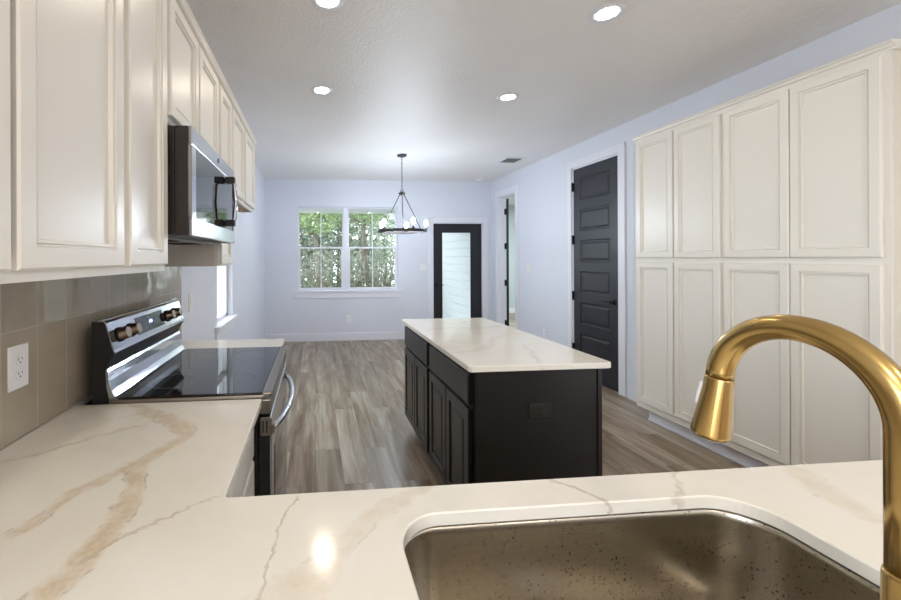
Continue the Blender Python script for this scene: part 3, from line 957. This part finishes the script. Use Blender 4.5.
for i in range(2): sl.box(XF - 0.030 + i * 0.013, XF - 0.024 + i * 0.013, ra0 - 0.002, ra0 - 0.001, 0.776, 0.819)
sl.build('vent_slot', m_slot, rg)
hp = []
for i in range(17):
    t_ = i / 16.0
    yy = ra0 + 0.020 + t_ * (ra1 - ra0 - 0.10)
    hp.append((XF - 0.004 + 0.058 * max(0.0, math.sin(PI * t_)) ** 0.6, yy, 0.784))
MB().tube(hp, 0.0125, 14).build('handle', m_steel, rg)
for yy in (ra0 + 0.024, ra1 - 0.084):
    MB().box(XF, XF + 0.012, yy - 0.016, yy + 0.016, 0.767, 0.801, 0.004).build('handle_bracket', m_steel_dark, rg)
# backguard: console with slanted face above, curved apron below
side = [(-0.770, 0.896), (-0.716, 0.896), (-0.7245, 1.009), (-0.720, 1.024), (-0.718, 1.034), (-0.694, 1.070), (-0.697, 1.076), (-0.724, 1.176), (-0.7335, 1.182), (-0.770, 1.182)]
side = [(a - 0.006, b) for a, b in side]
ga, gb = ra0 + 0.010, ra1 - 0.014
MB().prism(side, 1, ga + 0.003, gb - 0.003).build('backguard', m_blackplastic, rg)
face = [(-0.7245, 1.1765), (-0.6975, 1.077), (-0.6925, 1.071), (-0.6905, 1.074), (-0.6955, 1.0825), (-0.7205, 1.178), (-0.728, 1.1855), (-0.748, 1.1855), (-0.748, 1.1823), (-0.7295, 1.1823)]
face = [(a - 0.006, b) for a, b in face]
con = MB().prism(face, 1, ga, gb).build('console_face', m_mirror, rg)
apr = [(-0.7235, 1.010), (-0.7195, 1.016), (-0.7145, 1.006), (-0.7145, 0.975), (-0.705, 0.942), (-0.690, 0.9195), (-0.690, 0.9125), (-0.712, 0.9125), (-0.722, 0.960)]
apr = [(a - 0.006, b) for a, b in apr]
MB().prism(apr, 1, ga, gb).build('apron_panel', m_mirror, rg)
# console slant frame
c0 = Vector((-0.7265, 0, 1.178)); c1 = Vector((-0.7015, 0, 1.0825))
sv = (c0 - c1).normalized(); nv = Vector((sv.z, 0, -sv.x)).normalized()
if nv.x < 0: nv = -nv
mid = (c0 + c1) / 2
MB().rings(c1 + Vector((0, 1.655, 0)) + sv * 0.014, (0, 1, 0), sv, nv, 0.275, 0.070, [(0, -0.001), (0, 0.0012), (0.001, 0.0016)], 2).build('display', m_blackglass, rg)
ck = MB()
for k, (dy, wd) in enumerate(((0.0, 0.004), (0.009, 0.009), (0.021, 0.009))):
    ck.rings(c1 + Vector((0, 1.775 + dy, 0)) + sv * 0.046, (0, 1, 0), sv, nv, wd, 0.013, [(0, 0.0012), (0.0003, 0.0022)], 2)
ck.build('clock_light', m_clock, rg)
for ky in (1.518, 1.605, 1.985, 2.080):
    kc = mid + Vector((0, ky, 0)) - sv * 0.004
    kn = MB().lathe([(0.026, 0.0005), (0.026, 0.008), (0.023, 0.010), (0.0215, 0.030), (0.0195, 0.033)], kc, nv, 28).build('knob', m_knob, rg)
    MB().lathe([(0.0275, 0.0), (0.0275, 0.007)], kc, nv, 28).build('skirt', m_blackplastic, kn)
for i, (bx, by, r_) in enumerate(((-0.56, 1.62, 0.09), (-0.56, 2.03, 0.075), (-0.32, 1.63, 0.075), (-0.32, 2.02, 0.10))):
    MB().lathe([(r_, 0.9184), (r_, 0.91875), (r_ - 0.0016, 0.91875), (r_ - 0.0016, 0.9184)], (bx, by, 0), (0, 0, 1), 48, False).build('burner_ring', m_rubber, rg)

# ------------------------------------------------------------------ island
IX0, IX1, IY0, IY1 = 0.708, 1.418, 1.758, 3.195
ct = slab(rrect(IX0, IX1, IY0, IY1, 0.022, 6), [], BZ, CT, 0.003)
tag(ct.build('island_countertop', m_island_quartz), 'white veined quartz top on the black kitchen island', 'countertop')
BX0, BX1 = 0.744, 1.371
def island_unit(label, ya, yb, near):
    r = thing('island_cabinet', label, 'cabinet', ((BX0 + BX1) / 2, (ya + yb) / 2, 0), 'black island cabinets')
    c = MB()
    c.box(BX0 + 0.019, BX1, ya, yb, 0.105, BZ - 0.0005); c.box(BX0 + 0.085, BX1 - 0.01, ya + (0.0 if near else 0), yb, 0, 0.105)
    c.build('carcass', m_black, r)
    f = MB()
    f.box(BX0, BX0 + 0.0185, ya, ya + 0.04, 0.105, BZ - 0.0005); f.box(BX0, BX0 + 0.0185, yb - 0.04, yb, 0.105, BZ - 0.0005)
    f.box(BX0, BX0 + 0.0185, ya + 0.04, yb - 0.04, 0.105, 0.15); f.box(BX0, BX0 + 0.0185, ya + 0.04, yb - 0.04, 0.67, 0.72); f.box(BX0, BX0 + 0.0185, ya + 0.04, yb - 0.04, 0.84, BZ - 0.0005)
    f.build('face_frame', m_black, r)
    dx = BX0 - 0.0195
    w_ = yb - ya - 0.044
    cab_door(r, (dx, yb - 0.022, 0.699), (0, -1, 0), (-1, 0, 0), w_, 0.150, m_black, 'drawer', SLABP)
    hw = w_ / 2 - 0.003
    for k in range(2):
        cab_door(r, (dx, yb - 0.022 - k * (hw + 0.006), 0.132), (0, -1, 0), (-1, 0, 0), hw, 0.548, m_black, 'door', RAISEP)
    if near:
        e = MB().box(BX0 + 0.004, BX1 + 0.003, ya - 0.012, ya - 0.0005, 0.0, BZ - 0.0005, 0.001)
        e.build('end_panel', m_black, r)
        e = MB().box(BX0 - 0.001, BX0 + 0.022, ya - 0.018, ya - 0.0125, 0.10, BZ - 0.0005, 0.002)
        e.build('corner_strip', m_black, r)
        MB().box(BX1 - 0.018, BX1 + 0.004, ya - 0.018, ya - 0.0125, 0.0, BZ - 0.0005, 0.002).build('corner_strip', m_black, r)
    return r
island_unit('black island cabinet at the near end, with the black outlet on its end panel', 1.794, 2.483, True)
island_unit('black island cabinet at the far end, closer to the back window', 2.485, 3.172, False)

def plate_obj(name, label, cat, o, u, n, w_, h_, mat, kind, group=None):
    """wall plate; o = centre on the wall, u horizontal axis, n outward"""
    o, u, n = Vector(o), Vector(u), Vector(n); v = n.cross(u)
    if v.z < 0 and abs(v.z) > .5: v = -v
    r = thing(name, label, cat, o, group)
    MB().rings(o - u * w_ / 2 - v * h_ / 2, u, v, n, w_, h_, [(0, 0.0004), (0, 0.003), (0.003, 0.006), (0.005, 0.0062)], 2).build('cover_plate', mat, r)
    if kind == 'duplex':
        for sgn in (-1, 1):
            cc = o + v * sgn * 0.0195 + n * 0.0061
            oc = MB()
            ow = 0.0165
            t = bmesh.new()
            pl = [(0.0165 * math.cos(a), max(-0.0125, min(0.0125, 0.0165 * math.sin(a)))) for a in [2 * PI * i / 24 for i in range(24)]]
            A = [t.verts.new(cc + u * a + v * b) for a, b in pl]; B = [t.verts.new(cc + u * a * .96 + v * b * .96 + n * 0.0018) for a, b in pl]
            t.faces.new(B)
            for i in range(24): t.faces.new((A[i], A[(i + 1) % 24], B[(i + 1) % 24], B[i]))
            oc.merge(t)
            f_ = oc.build('receptacle', mat, r)
            s_ = MB()
            for da, hh in ((-0.0065, 0.0085), (0.0065, 0.0065)):
                s_.rings(cc + u * (da - 0.0011) + v * (-hh / 2 + 0.003) + n * 0.0016, u, v, n, 0.0022, hh, [(0, 0), (0.0001, 0.0006)], 2)
            s_.rings(cc - u * 0.0024 - v * 0.0095 + n * 0.0016, u, v, n, 0.0048, 0.0048, [(0, 0), (0.0005, 0.0006)], 2)
            s_.build('socket_slot', m_slot, f_)
    elif kind == 'rocker':
        MB().rings(o - u * 0.0165 - v * 0.033 + n * 0.0058, u, v, n, 0.033, 0.066, [(0, 0), (0.0, 0.002), (0.002, 0.0035)], 2).build('rocker', mat, r)
    return r
tx = XL + 0.0092
G = 'wall outlets and switches'
plate_obj('wall_outlet', 'white duplex outlet on the taupe tile at the far left edge', 'outlet', (tx, 1.178, 1.103), (0, 1, 0), (1, 0, 0), 0.074, 0.121, m_plate, 'duplex')
plate_obj('wall_outlet', 'white outlet plate half hidden behind the near side of the range', 'outlet', (tx, 1.590, 1.095), (0, 1, 0), (1, 0, 0), 0.074, 0.104, m_plate, 'duplex')
plate_obj('wall_outlet', 'small white outlet on the tile behind the far end of the range', 'outlet', (tx, 2.395, 1.115), (0, 1, 0), (1, 0, 0), 0.072, 0.115, m_plate, 'duplex')
plate_obj('light_switch', 'white switch plate on the painted left wall just past the tile', 'switch', (XL, 2.735, 1.11), (0, 1, 0), (1, 0, 0), 0.072, 0.118, m_plate, 'rocker')
plate_obj('wall_outlet', 'white outlet low on the back wall below the window', 'outlet', (0.572, YB, 0.367), (1, 0, 0), (0, -1, 0), 0.075, 0.118, m_plate, 'duplex')
plate_obj('light_switch', 'white double switch plate on the back wall between window and black door', 'switch', (1.875, YB, 1.247), (1, 0, 0), (0, -1, 0), 0.115, 0.118, m_plate, 'rocker')
plate_obj('light_switch', 'white switch plate on the right wall between the two dark doors', 'switch', (XR, 5.46, 1.25), (0, 1, 0), (-1, 0, 0), 0.115, 0.118, m_plate, 'rocker')
plate_obj('wall_outlet', 'white outlet low on the right wall between the two dark doors', 'outlet', (XR, 5.08, 0.366), (0, 1, 0), (-1, 0, 0), 0.075, 0.118, m_plate, 'duplex')
plate_obj('wall_outlet', 'black outlet mounted sideways on the end panel of the island', 'outlet', (1.062, 1.7815, 0.675), (0, 0, 1), (0, -1, 0), 0.072, 0.117, m_blackplate, 'duplex')

# ------------------------------------------------------------------ tall pantry cabinets on the right wall
PX = 2.772; PXF = PX + 0.019; PTOP = 2.395
def tall(label, ya, yb, doors, far_end, near_end):
    r = thing('pantry_cabinet', label, 'cabinet', ((PX + XR) / 2, (ya + yb) / 2, 0), 'tall pantry cabinets')
    c = MB().box(PXF + 0.0185, XR - 0.001, ya + 0.0005, yb - 0.0005, 0.115, PTOP + 0.01)
    c.build('carcass', m_cream_in, r)
    f = MB()
    f.box(PXF, PXF + 0.018, ya + 0.0005, ya + 0.04, 0.115, PTOP + 0.01); f.box(PXF, PXF + 0.018, yb - 0.04, yb - 0.0005, 0.115, PTOP + 0.01)
    f.box(PXF, PXF + 0.018, ya + 0.04, yb - 0.04, 0.115, 0.18); f.box(PXF, PXF + 0.018, ya + 0.04, yb - 0.04, 1.34, 1.42); f.box(PXF, PXF + 0.018, ya + 0.04, yb - 0.04, 2.35, PTOP + 0.01)
    f.build('face_frame', m_cream, r)
    y_in0 = ya + (0 if near_end else 0); y_in1 = yb - (0.045 if far_end else 0)
    k = MB().box(PXF + 0.075, PXF + 0.085, y_in0, y_in1, 0, 0.1145)
    k.box(PXF + 0.063, PXF + 0.075, y_in0, y_in1, 0, 0.018, 0.003)
    k.build('toe_kick', m_trim, r)
    if near_end:
        MB().box(PXF + 0.085, XR - 0.001, ya, ya + 0.018, 0, 0.1145).build('toe_return', m_trim, r)
    for da, db in doors:
        cab_door(r, (PX, db, 1.397), (0, -1, 0), (-1, 0, 0), db - da, 2.386 - 1.397, m_cream)
        cab_door(r, (PX, db, 0.167), (0, -1, 0), (-1, 0, 0), db - da, 1.360 - 0.167, m_cream)
    return r
tall('tall cream pantry cabinet nearer the camera, with four paneled doors', 1.668, 2.4545, [(1.690, 2.064), (2.070, 2.442)], False, True)
tall('tall cream pantry cabinet beside the charcoal panel door, with four paneled doors', 2.4545, 3.192, [(2.468, 2.814), (2.824, 3.170)], True, False)
cr = MB()
pz = PTOP + 0.0105
prof = [(PXF + 0.10, pz), (PXF - 0.001, pz), (PXF - 0.002, pz + 0.008), (PXF - 0.016, pz + 0.014), (PXF - 0.020, pz + 0.026), (PXF - 0.030, pz + 0.030), (PXF - 0.030, pz + 0.040), (PXF + 0.10, pz + 0.040)]
cr.prism(prof, 1, 1.643, 3.20)
prof2 = [(1.70, pz), (1.667, pz), (1.666, pz + 0.008), (1.655, pz + 0.014), (1.651, pz + 0.026), (1.643, pz + 0.030), (1.643, pz + 0.040), (1.70, pz + 0.040)]
cr.prism(prof2, 0, PXF + 0.05, XR - 0.001)
tag(cr.build('crown_molding', m_cream), 'cream crown molding along the top of the tall pantry cabinets on the right', 'molding')

# ------------------------------------------------------------------ ceiling fixtures
def can(label, x, y):
    r = thing('recessed_light', label, 'ceiling light', (x, y, H), 'recessed ceiling lights')
    MB().lathe([(0.0545, 0.002), (0.0545, -0.003), (0.066, -0.005), (0.086, -0.003), (0.088, 0.0)], (x, y, H - 0.0005), (0, 0, 1), 36, False).build('trim_ring', m_trim, r)
    MB().lathe([(0.054, -0.0022), (0.054, -0.0006)], (x, y, H - 0.0005), (0, 0, 1), 28).build('lens', m_can, r)
can('recessed ceiling light at the top left, cut by the upper picture edge', 0.073, 2.05)
can('recessed ceiling light nearest the pantry cabinets, in the upper right', 1.609, 2.031)
can('farther recessed ceiling light on the left, closest to the upper cabinets', 0.064, 3.153)
can('farther recessed ceiling light right of the middle, nearest the air vent', 1.618, 3.163)

vt = thing('ceiling_vent', 'square white air vent with grey louvers in the ceiling near the right wall', 'vent', (2.69, 5.19, H))
vx0, vx1, vy0, vy1 = 2.56, 2.83, 5.05, 5.34
f = MB()
f.box(vx0, vx1, vy0, vy0 + 0.03, H - 0.008, H - 0.0005, 0.002); f.box(vx0, vx1, vy1 - 0.03, vy1, H - 0.008, H - 0.0005, 0.002)
f.box(vx0, vx0 + 0.03, vy0 + 0.03, vy1 - 0.03, H - 0.008, H - 0.0005, 0.002); f.box(vx1 - 0.03, vx1, vy0 + 0.03, vy1 - 0.03, H - 0.008, H - 0.0005, 0.002)
f.build('frame', m_trim, vt)
MB().box(vx0 + 0.03, vx1 - 0.03, vy0 + 0.03, vy1 - 0.03, H - 0.002, H - 0.0005).build('duct', m_slot, vt)
g = MB()
for i in range(10):
    yy = vy0 + 0.034 + i * 0.0228
    g.prism([(yy, H - 0.003), (yy + 0.012, H - 0.010), (yy + 0.0135, H - 0.009), (yy + 0.0015, H - 0.002)], 0, vx0 + 0.03, vx1 - 0.03)
g.build('louvers', m_rubber, vt)
sd = thing('smoke_detector', 'round white smoke detector on the ceiling in the far right corner', 'smoke detector', (2.834, 6.53, H))
MB().lathe([(0.072, 0), (0.072, 0.010), (0.066, 0.013)], (2.834, 6.53, H - 0.0005), (0, 0, -1), 32).build('base', m_plate, sd)
MB().lathe([(0.062, 0.0132), (0.060, 0.028), (0.048, 0.036), (0.02, 0.038)], (2.834, 6.53, H - 0.0005), (0, 0, -1), 32).build('cover', m_plate, sd)

# ------------------------------------------------------------------ chandelier
cx, cyy = 1.137, 5.05
ch = thing('chandelier', 'dark metal ring chandelier with five lit bulbs hanging before the window', 'chandelier', (cx, cyy, H))
MB().lathe([(0.064, 0), (0.064, 0.010), (0.055, 0.020), (0.012, 0.026), (0.010, 0.034)], (cx, cyy, H - 0.0005), (0, 0, -1), 32).build('canopy', m_bronze, ch)
ln = MB()
z = H - 0.034; k = 0
while z > 2.315:
    pts = []
    for i in range(14):
        a = 2 * PI * i / 14
        du = 0.0075 * math.cos(a); dv = 0.019 * math.sin(a)
        if abs(math.sin(a)) < .9: pass
        pts.append((cx + (du if k % 2 == 0 else 0), cyy + (0 if k % 2 == 0 else du), z - 0.017 + dv))
    ln.tube(pts, 0.0022, 6, False, True)
    z -= 0.030; k += 1
ln.build('chain', m_bronze, ch)
lp = MB()
lp.tube([(cx + 0.022 * math.cos(2 * PI * i / 20), cyy, z - 0.016 + 0.020 * math.sin(2 * PI * i / 20) ) for i in range(20)], 0.0035, 8, False, True)
lp.build('hanging_loop', m_bronze, ch)
zh = 2.235
MB().lathe([(0.012, 0.04), (0.014, 0.02), (0.045, 0.018), (0.045, 0.004), (0.020, 0.0), (0.018, -0.014)], (cx, cyy, zh), (0, 0, 1), 28).build('hub', m_bronze, ch)
RZ, RRAD = 1.752, 0.312
for deg in (20, 140, 260):
    a = math.radians(deg)
    p0 = (cx + 0.028 * math.cos(a), cyy + 0.028 * math.sin(a), zh + 0.004); p1 = (cx + (RRAD - 0.006) * math.cos(a), cyy + (RRAD - 0.006) * math.sin(a), RZ + 0.014)
    MB().tube([p0, p1], 0.0058, 10).build('rod', m_bronze, ch)
rgm = MB().lathe([(RRAD - 0.007, -0.018), (RRAD + 0.006, -0.018), (RRAD + 0.006, 0.018), (RRAD - 0.007, 0.018), (RRAD - 0.007, -0.018)], (cx, cyy, RZ), (0, 0, 1), 64, False, False)
rgm.build('ring', m_bronze, ch)
for deg in (-5, -77, -149, -221, -293):
    a = math.radians(deg)
    bx, by = cx + (RRAD) * math.cos(a), cyy + (RRAD) * math.sin(a)
    s_ = MB().lathe([(0.022, 0.018), (0.024, 0.024), (0.012, 0.030), (0.012, 0.062), (0.010, 0.064)], (bx, by, RZ), (0, 0, 1), 20).build('lamp_holder', m_bronze, ch)
    MB().lathe([(0.009, 0.0645), (0.018, 0.082), (0.024, 0.105), (0.020, 0.126), (0.010, 0.138), (0.002, 0.142)], (bx, by, RZ), (0, 0, 1), 12).build('bulb', m_bulb, s_)

# ------------------------------------------------------------------ outdoors
gm = MB().box(-9, 3.0, YB + WT, 24, -0.35, -0.25).box(-9, XL - WT, -6, YB + WT, -0.35, -0.25)
tag(gm.build('ground', m_soil), None, None, None, 'structure')
gm = MB().box(-6, 9, -14, YREAR - WT, -0.2, -0.1)
tag(gm.build('patio', plain('pale_concrete', lin(176, 172, 164), 0.8, var=0.1)), None, None, None, 'structure')
# siding wall of the neighbouring wing, with lapped boards
sm = MB()
bh = 0.165
for i in range(18):
    zb_ = -0.2 + i * bh
    sm.prism([(3.06, zb_), (2.985, zb_), (2.985, zb_ + bh - 0.035), (3.016, zb_ + bh - 0.016), (3.016, zb_ + bh), (3.06, zb_ + bh)], 1, YB + WT + 0.02, 12.0)
sm.box(3.06, XR, YB + WT + 0.02, 12.0, -0.2, 2.77)
struct('wall_siding', sm, m_siding)
sm = MB().box(-4.0, 3.4, YB + WT, 8.15, 2.42, 2.45).box(-4.0, 3.4, 8.15, 8.19, 2.34, 2.60).box(2.0, 3.4, 8.19, 12.2, 2.62, 2.66)
struct('trim_4', sm, m_soffit)
sm = MB().box(1.75, 2.98, YB + WT, 8.3, -0.12, -0.02)
struct('trim_5', sm, plain('porch_concrete', lin(190, 190, 186), 0.8, var=0.08))

def leaf_cloud(mb, cs, n, size, flat=0.8):
    bm = mb.bm
    tot = sum(r[0] * r[1] * r[2] for _, r in cs)
    for c_, r_ in cs:
        for _ in range(int(n * r_[0] * r_[1] * r_[2] / tot)):
            d_ = Vector((random.gauss(0, 1), random.gauss(0, 1), random.gauss(0, 1))).normalized() * random.uniform(0.45, 1.0) ** 0.6
            p = Vector((c_[0] + d_.x * r_[0], c_[1] + d_.y * r_[1], c_[2] + d_.z * r_[2]))
            s_ = size * random.uniform(0.6, 1.3)
            u = Vector((random.gauss(0, 1), random.gauss(0, 1), random.gauss(0, .6))).normalized()
            v = u.orthogonal().normalized(); v = Matrix.Rotation(random.uniform(0, 2 * PI), 3, u) @ v
            w_ = u.cross(v) * 0.12 * s_
            a = bm.verts.new(p - u * s_); b = bm.verts.new(p + v * s_ * 0.45 + w_); c2 = bm.verts.new(p + u * s_); d2_ = bm.verts.new(p - v * s_ * 0.45 + w_)
            bm.faces.new((a, b, c2, d2_))
def limbs(mb, base, h, lean, r, nb, spread, twigs=0):
    base = Vector(base)
    top = base + Vector((lean[0], lean[1], h))
    mid_ = (base + top) / 2 + Vector((random.uniform(-.15, .15), random.uniform(-.1, .1), 0))
    pts = [base, base.lerp(mid_, .5) + Vector((.03, 0, 0)), mid_, mid_.lerp(top, .5), top]
    mb.tube(pts, [r, r * .85, r * .7, r * .5, r * .25], 7)
    for _ in range(nb):
        t_ = random.uniform(.3, .95)
        p = base.lerp(top, t_)
        e = p + Vector((random.uniform(-1, 1) * spread, random.uniform(-.6, .6) * spread, random.uniform(-.1, .8) * spread))
        m_ = p.lerp(e, .5) + Vector((0, 0, random.uniform(-.1, .15) * spread))
        rr_ = r * random.uniform(.2, .4)
        mb.tube([p, m_, e], [rr_, rr_ * .7, rr_ * .3], 5)
def tree(label, x, y, h, lean, r, cs, n, leaf, size, cat='tree', name='tree', nb=8, spread=0.8, group=None):
    t = thing(name, label, cat, (x, y, -0.25), group)
    tr = MB(); limbs(tr, (x, y, -0.25), h, lean, r, nb, spread)
    tr.build('trunk', m_bark, t)
    lf = MB(); leaf_cloud(lf, [((x + a, y + b, c_), rr_) for (a, b, c_), rr_ in cs], n, size)
    lf.build('foliage', leaf, t)
G = 'trees behind the house'
tree('leaning tree with bright green leaves seen in the left pane of the back window', 0.25, 10.9, 3.5, (-0.3, 0.1), 0.09, [((-0.15, 0, 2.75), (0.72, 0.6, 0.75)), ((-0.05, .2, 3.4), (0.65, .6, .6))], 2600, m_leaf, 0.055, nb=6, spread=0.5, group=G)
tree('tree with a dark crooked limb seen in the right pane of the back window', 1.62, 10.9, 3.4, (-0.25, 0.1), 0.11, [((-0.1, 0, 2.9), (0.66, 0.6, 0.6)), ((0.0, .2, 3.5), (0.6, .6, .5))], 1900, m_leaf, 0.055, nb=8, spread=0.55, group=G)
tree('tall green tree at the far left beyond the window frame', -1.5, 11.2, 4.0, (0.2, 0.1), 0.12, [((0.1, 0, 2.7), (0.8, 0.7, 0.9))], 2000, m_leaf, 0.06, nb=6, spread=0.5, group=G)
rows = [(17.8, [-4.6, -3.0, -1.45, 0.1, 1.65, 3.2], 'hindmost row'), (14.0, [-3.0, -1.45, 0.1, 1.65], 'front row'), (15.9, [-3.9, -2.3, -0.7, 0.9, 2.45], 'back row')]
names = {('hindmost row', 0): 'outermost left in the hindmost row', ('hindmost row', 1): 'second from the left in the hindmost row', ('hindmost row', 2): 'third from the left in the hindmost row', ('hindmost row', 3): 'behind the left pane, hindmost row', ('hindmost row', 4): 'behind the right pane, hindmost row', ('hindmost row', 5): 'rightmost in the hindmost row',
         ('front row', 0): 'outermost left in the front row', ('front row', 1): 'second from the left in the front row', ('front row', 2): 'behind the left window pane, front row', ('front row', 3): 'behind the right window pane, front row',
         ('back row', 0): 'outermost left in the back row', ('back row', 1): 'second from the left in the back row', ('back row', 2): 'behind the left edge of the window, back row', ('back row', 3): 'behind the window mullion, back row', ('back row', 4): 'rightmost, behind the right pane, back row'}
for yy, xs, rn in rows:
    for i, x in enumerate(xs):
        tree('tall grey-green cedar ' + names[(rn, i)], x, yy, 4.0, (0.05, 0), 0.09,
             [((0, 0, 1.0), (0.74, 0.7, 1.4)), ((0, 0, 2.4), (0.76, 0.7, 1.3)), ((0, 0, 3.7), (0.74, .7, 1.2))], 3400, m_leaf2, 0.085, 'shrub', 'cedar_shrub', nb=6, spread=0.45, group='cedars behind the trees')
bp = [(-0.62, 9.6), (0.15, 9.7), (0.92, 9.6), (1.69, 9.7), (2.46, 9.6)]
ps2 = ['at the left edge of the lower left pane', 'in the middle of the lower left pane', 'behind the mullion of the back window', 'in the lower right pane', 'outside the right window edge']
for (x, y), ps in zip(bp, ps2):
    t = thing('brush_thicket', 'tangled grey-tan brush ' + ps, 'shrub', (x, y, -0.25), 'brush under the window')
    b = MB()
    for _ in range(64):
        p = Vector((x + random.uniform(-.33, .33), y + random.uniform(-.4, .4), -0.25))
        e = Vector((x + random.uniform(-.37, .37), y + random.uniform(-.5, .5), random.uniform(0.6, 1.75)))
        m_ = p.lerp(e, .5) + Vector((random.uniform(-.05, .05), random.uniform(-.1, .1), 0.1))
        rr_ = random.uniform(.005, .017)
        b.tube([p, m_, e], [rr_, rr_ * .8, rr_ * .4], 5)
    b.build('branches', m_twig, t)
    lf = MB(); leaf_cloud(lf, [((x, y, 0.75), (0.36, 0.5, 0.95))], 900, 0.04)
    lf.build('foliage', m_leaf2, t)

# white fence added outside to make the side window look bright
fn = thing('added_bright_fence', 'added white board fence that brightens the view through the narrow left side window', 'fence', (-2.5, 8.0, -0.25), None)
b = MB()
for i in range(20): b.box(-4.05 + i * 0.148, -4.05 + i * 0.148 + 0.142, 8.0, 8.03, -0.2, 1.75, 0.004)
b.build('board_panel', m_siding, fn)
for px in (-4.05, -2.6, -1.12): MB().box(px - 0.055, px + 0.055, 8.032, 8.14, -0.25, 1.82, 0.004).build('post', m_siding, fn)
for pz_ in (0.1, 1.45): MB().box(-4.05, -1.12, 8.0305, 8.06, pz_, pz_ + 0.09).build('rail', m_siding, fn)
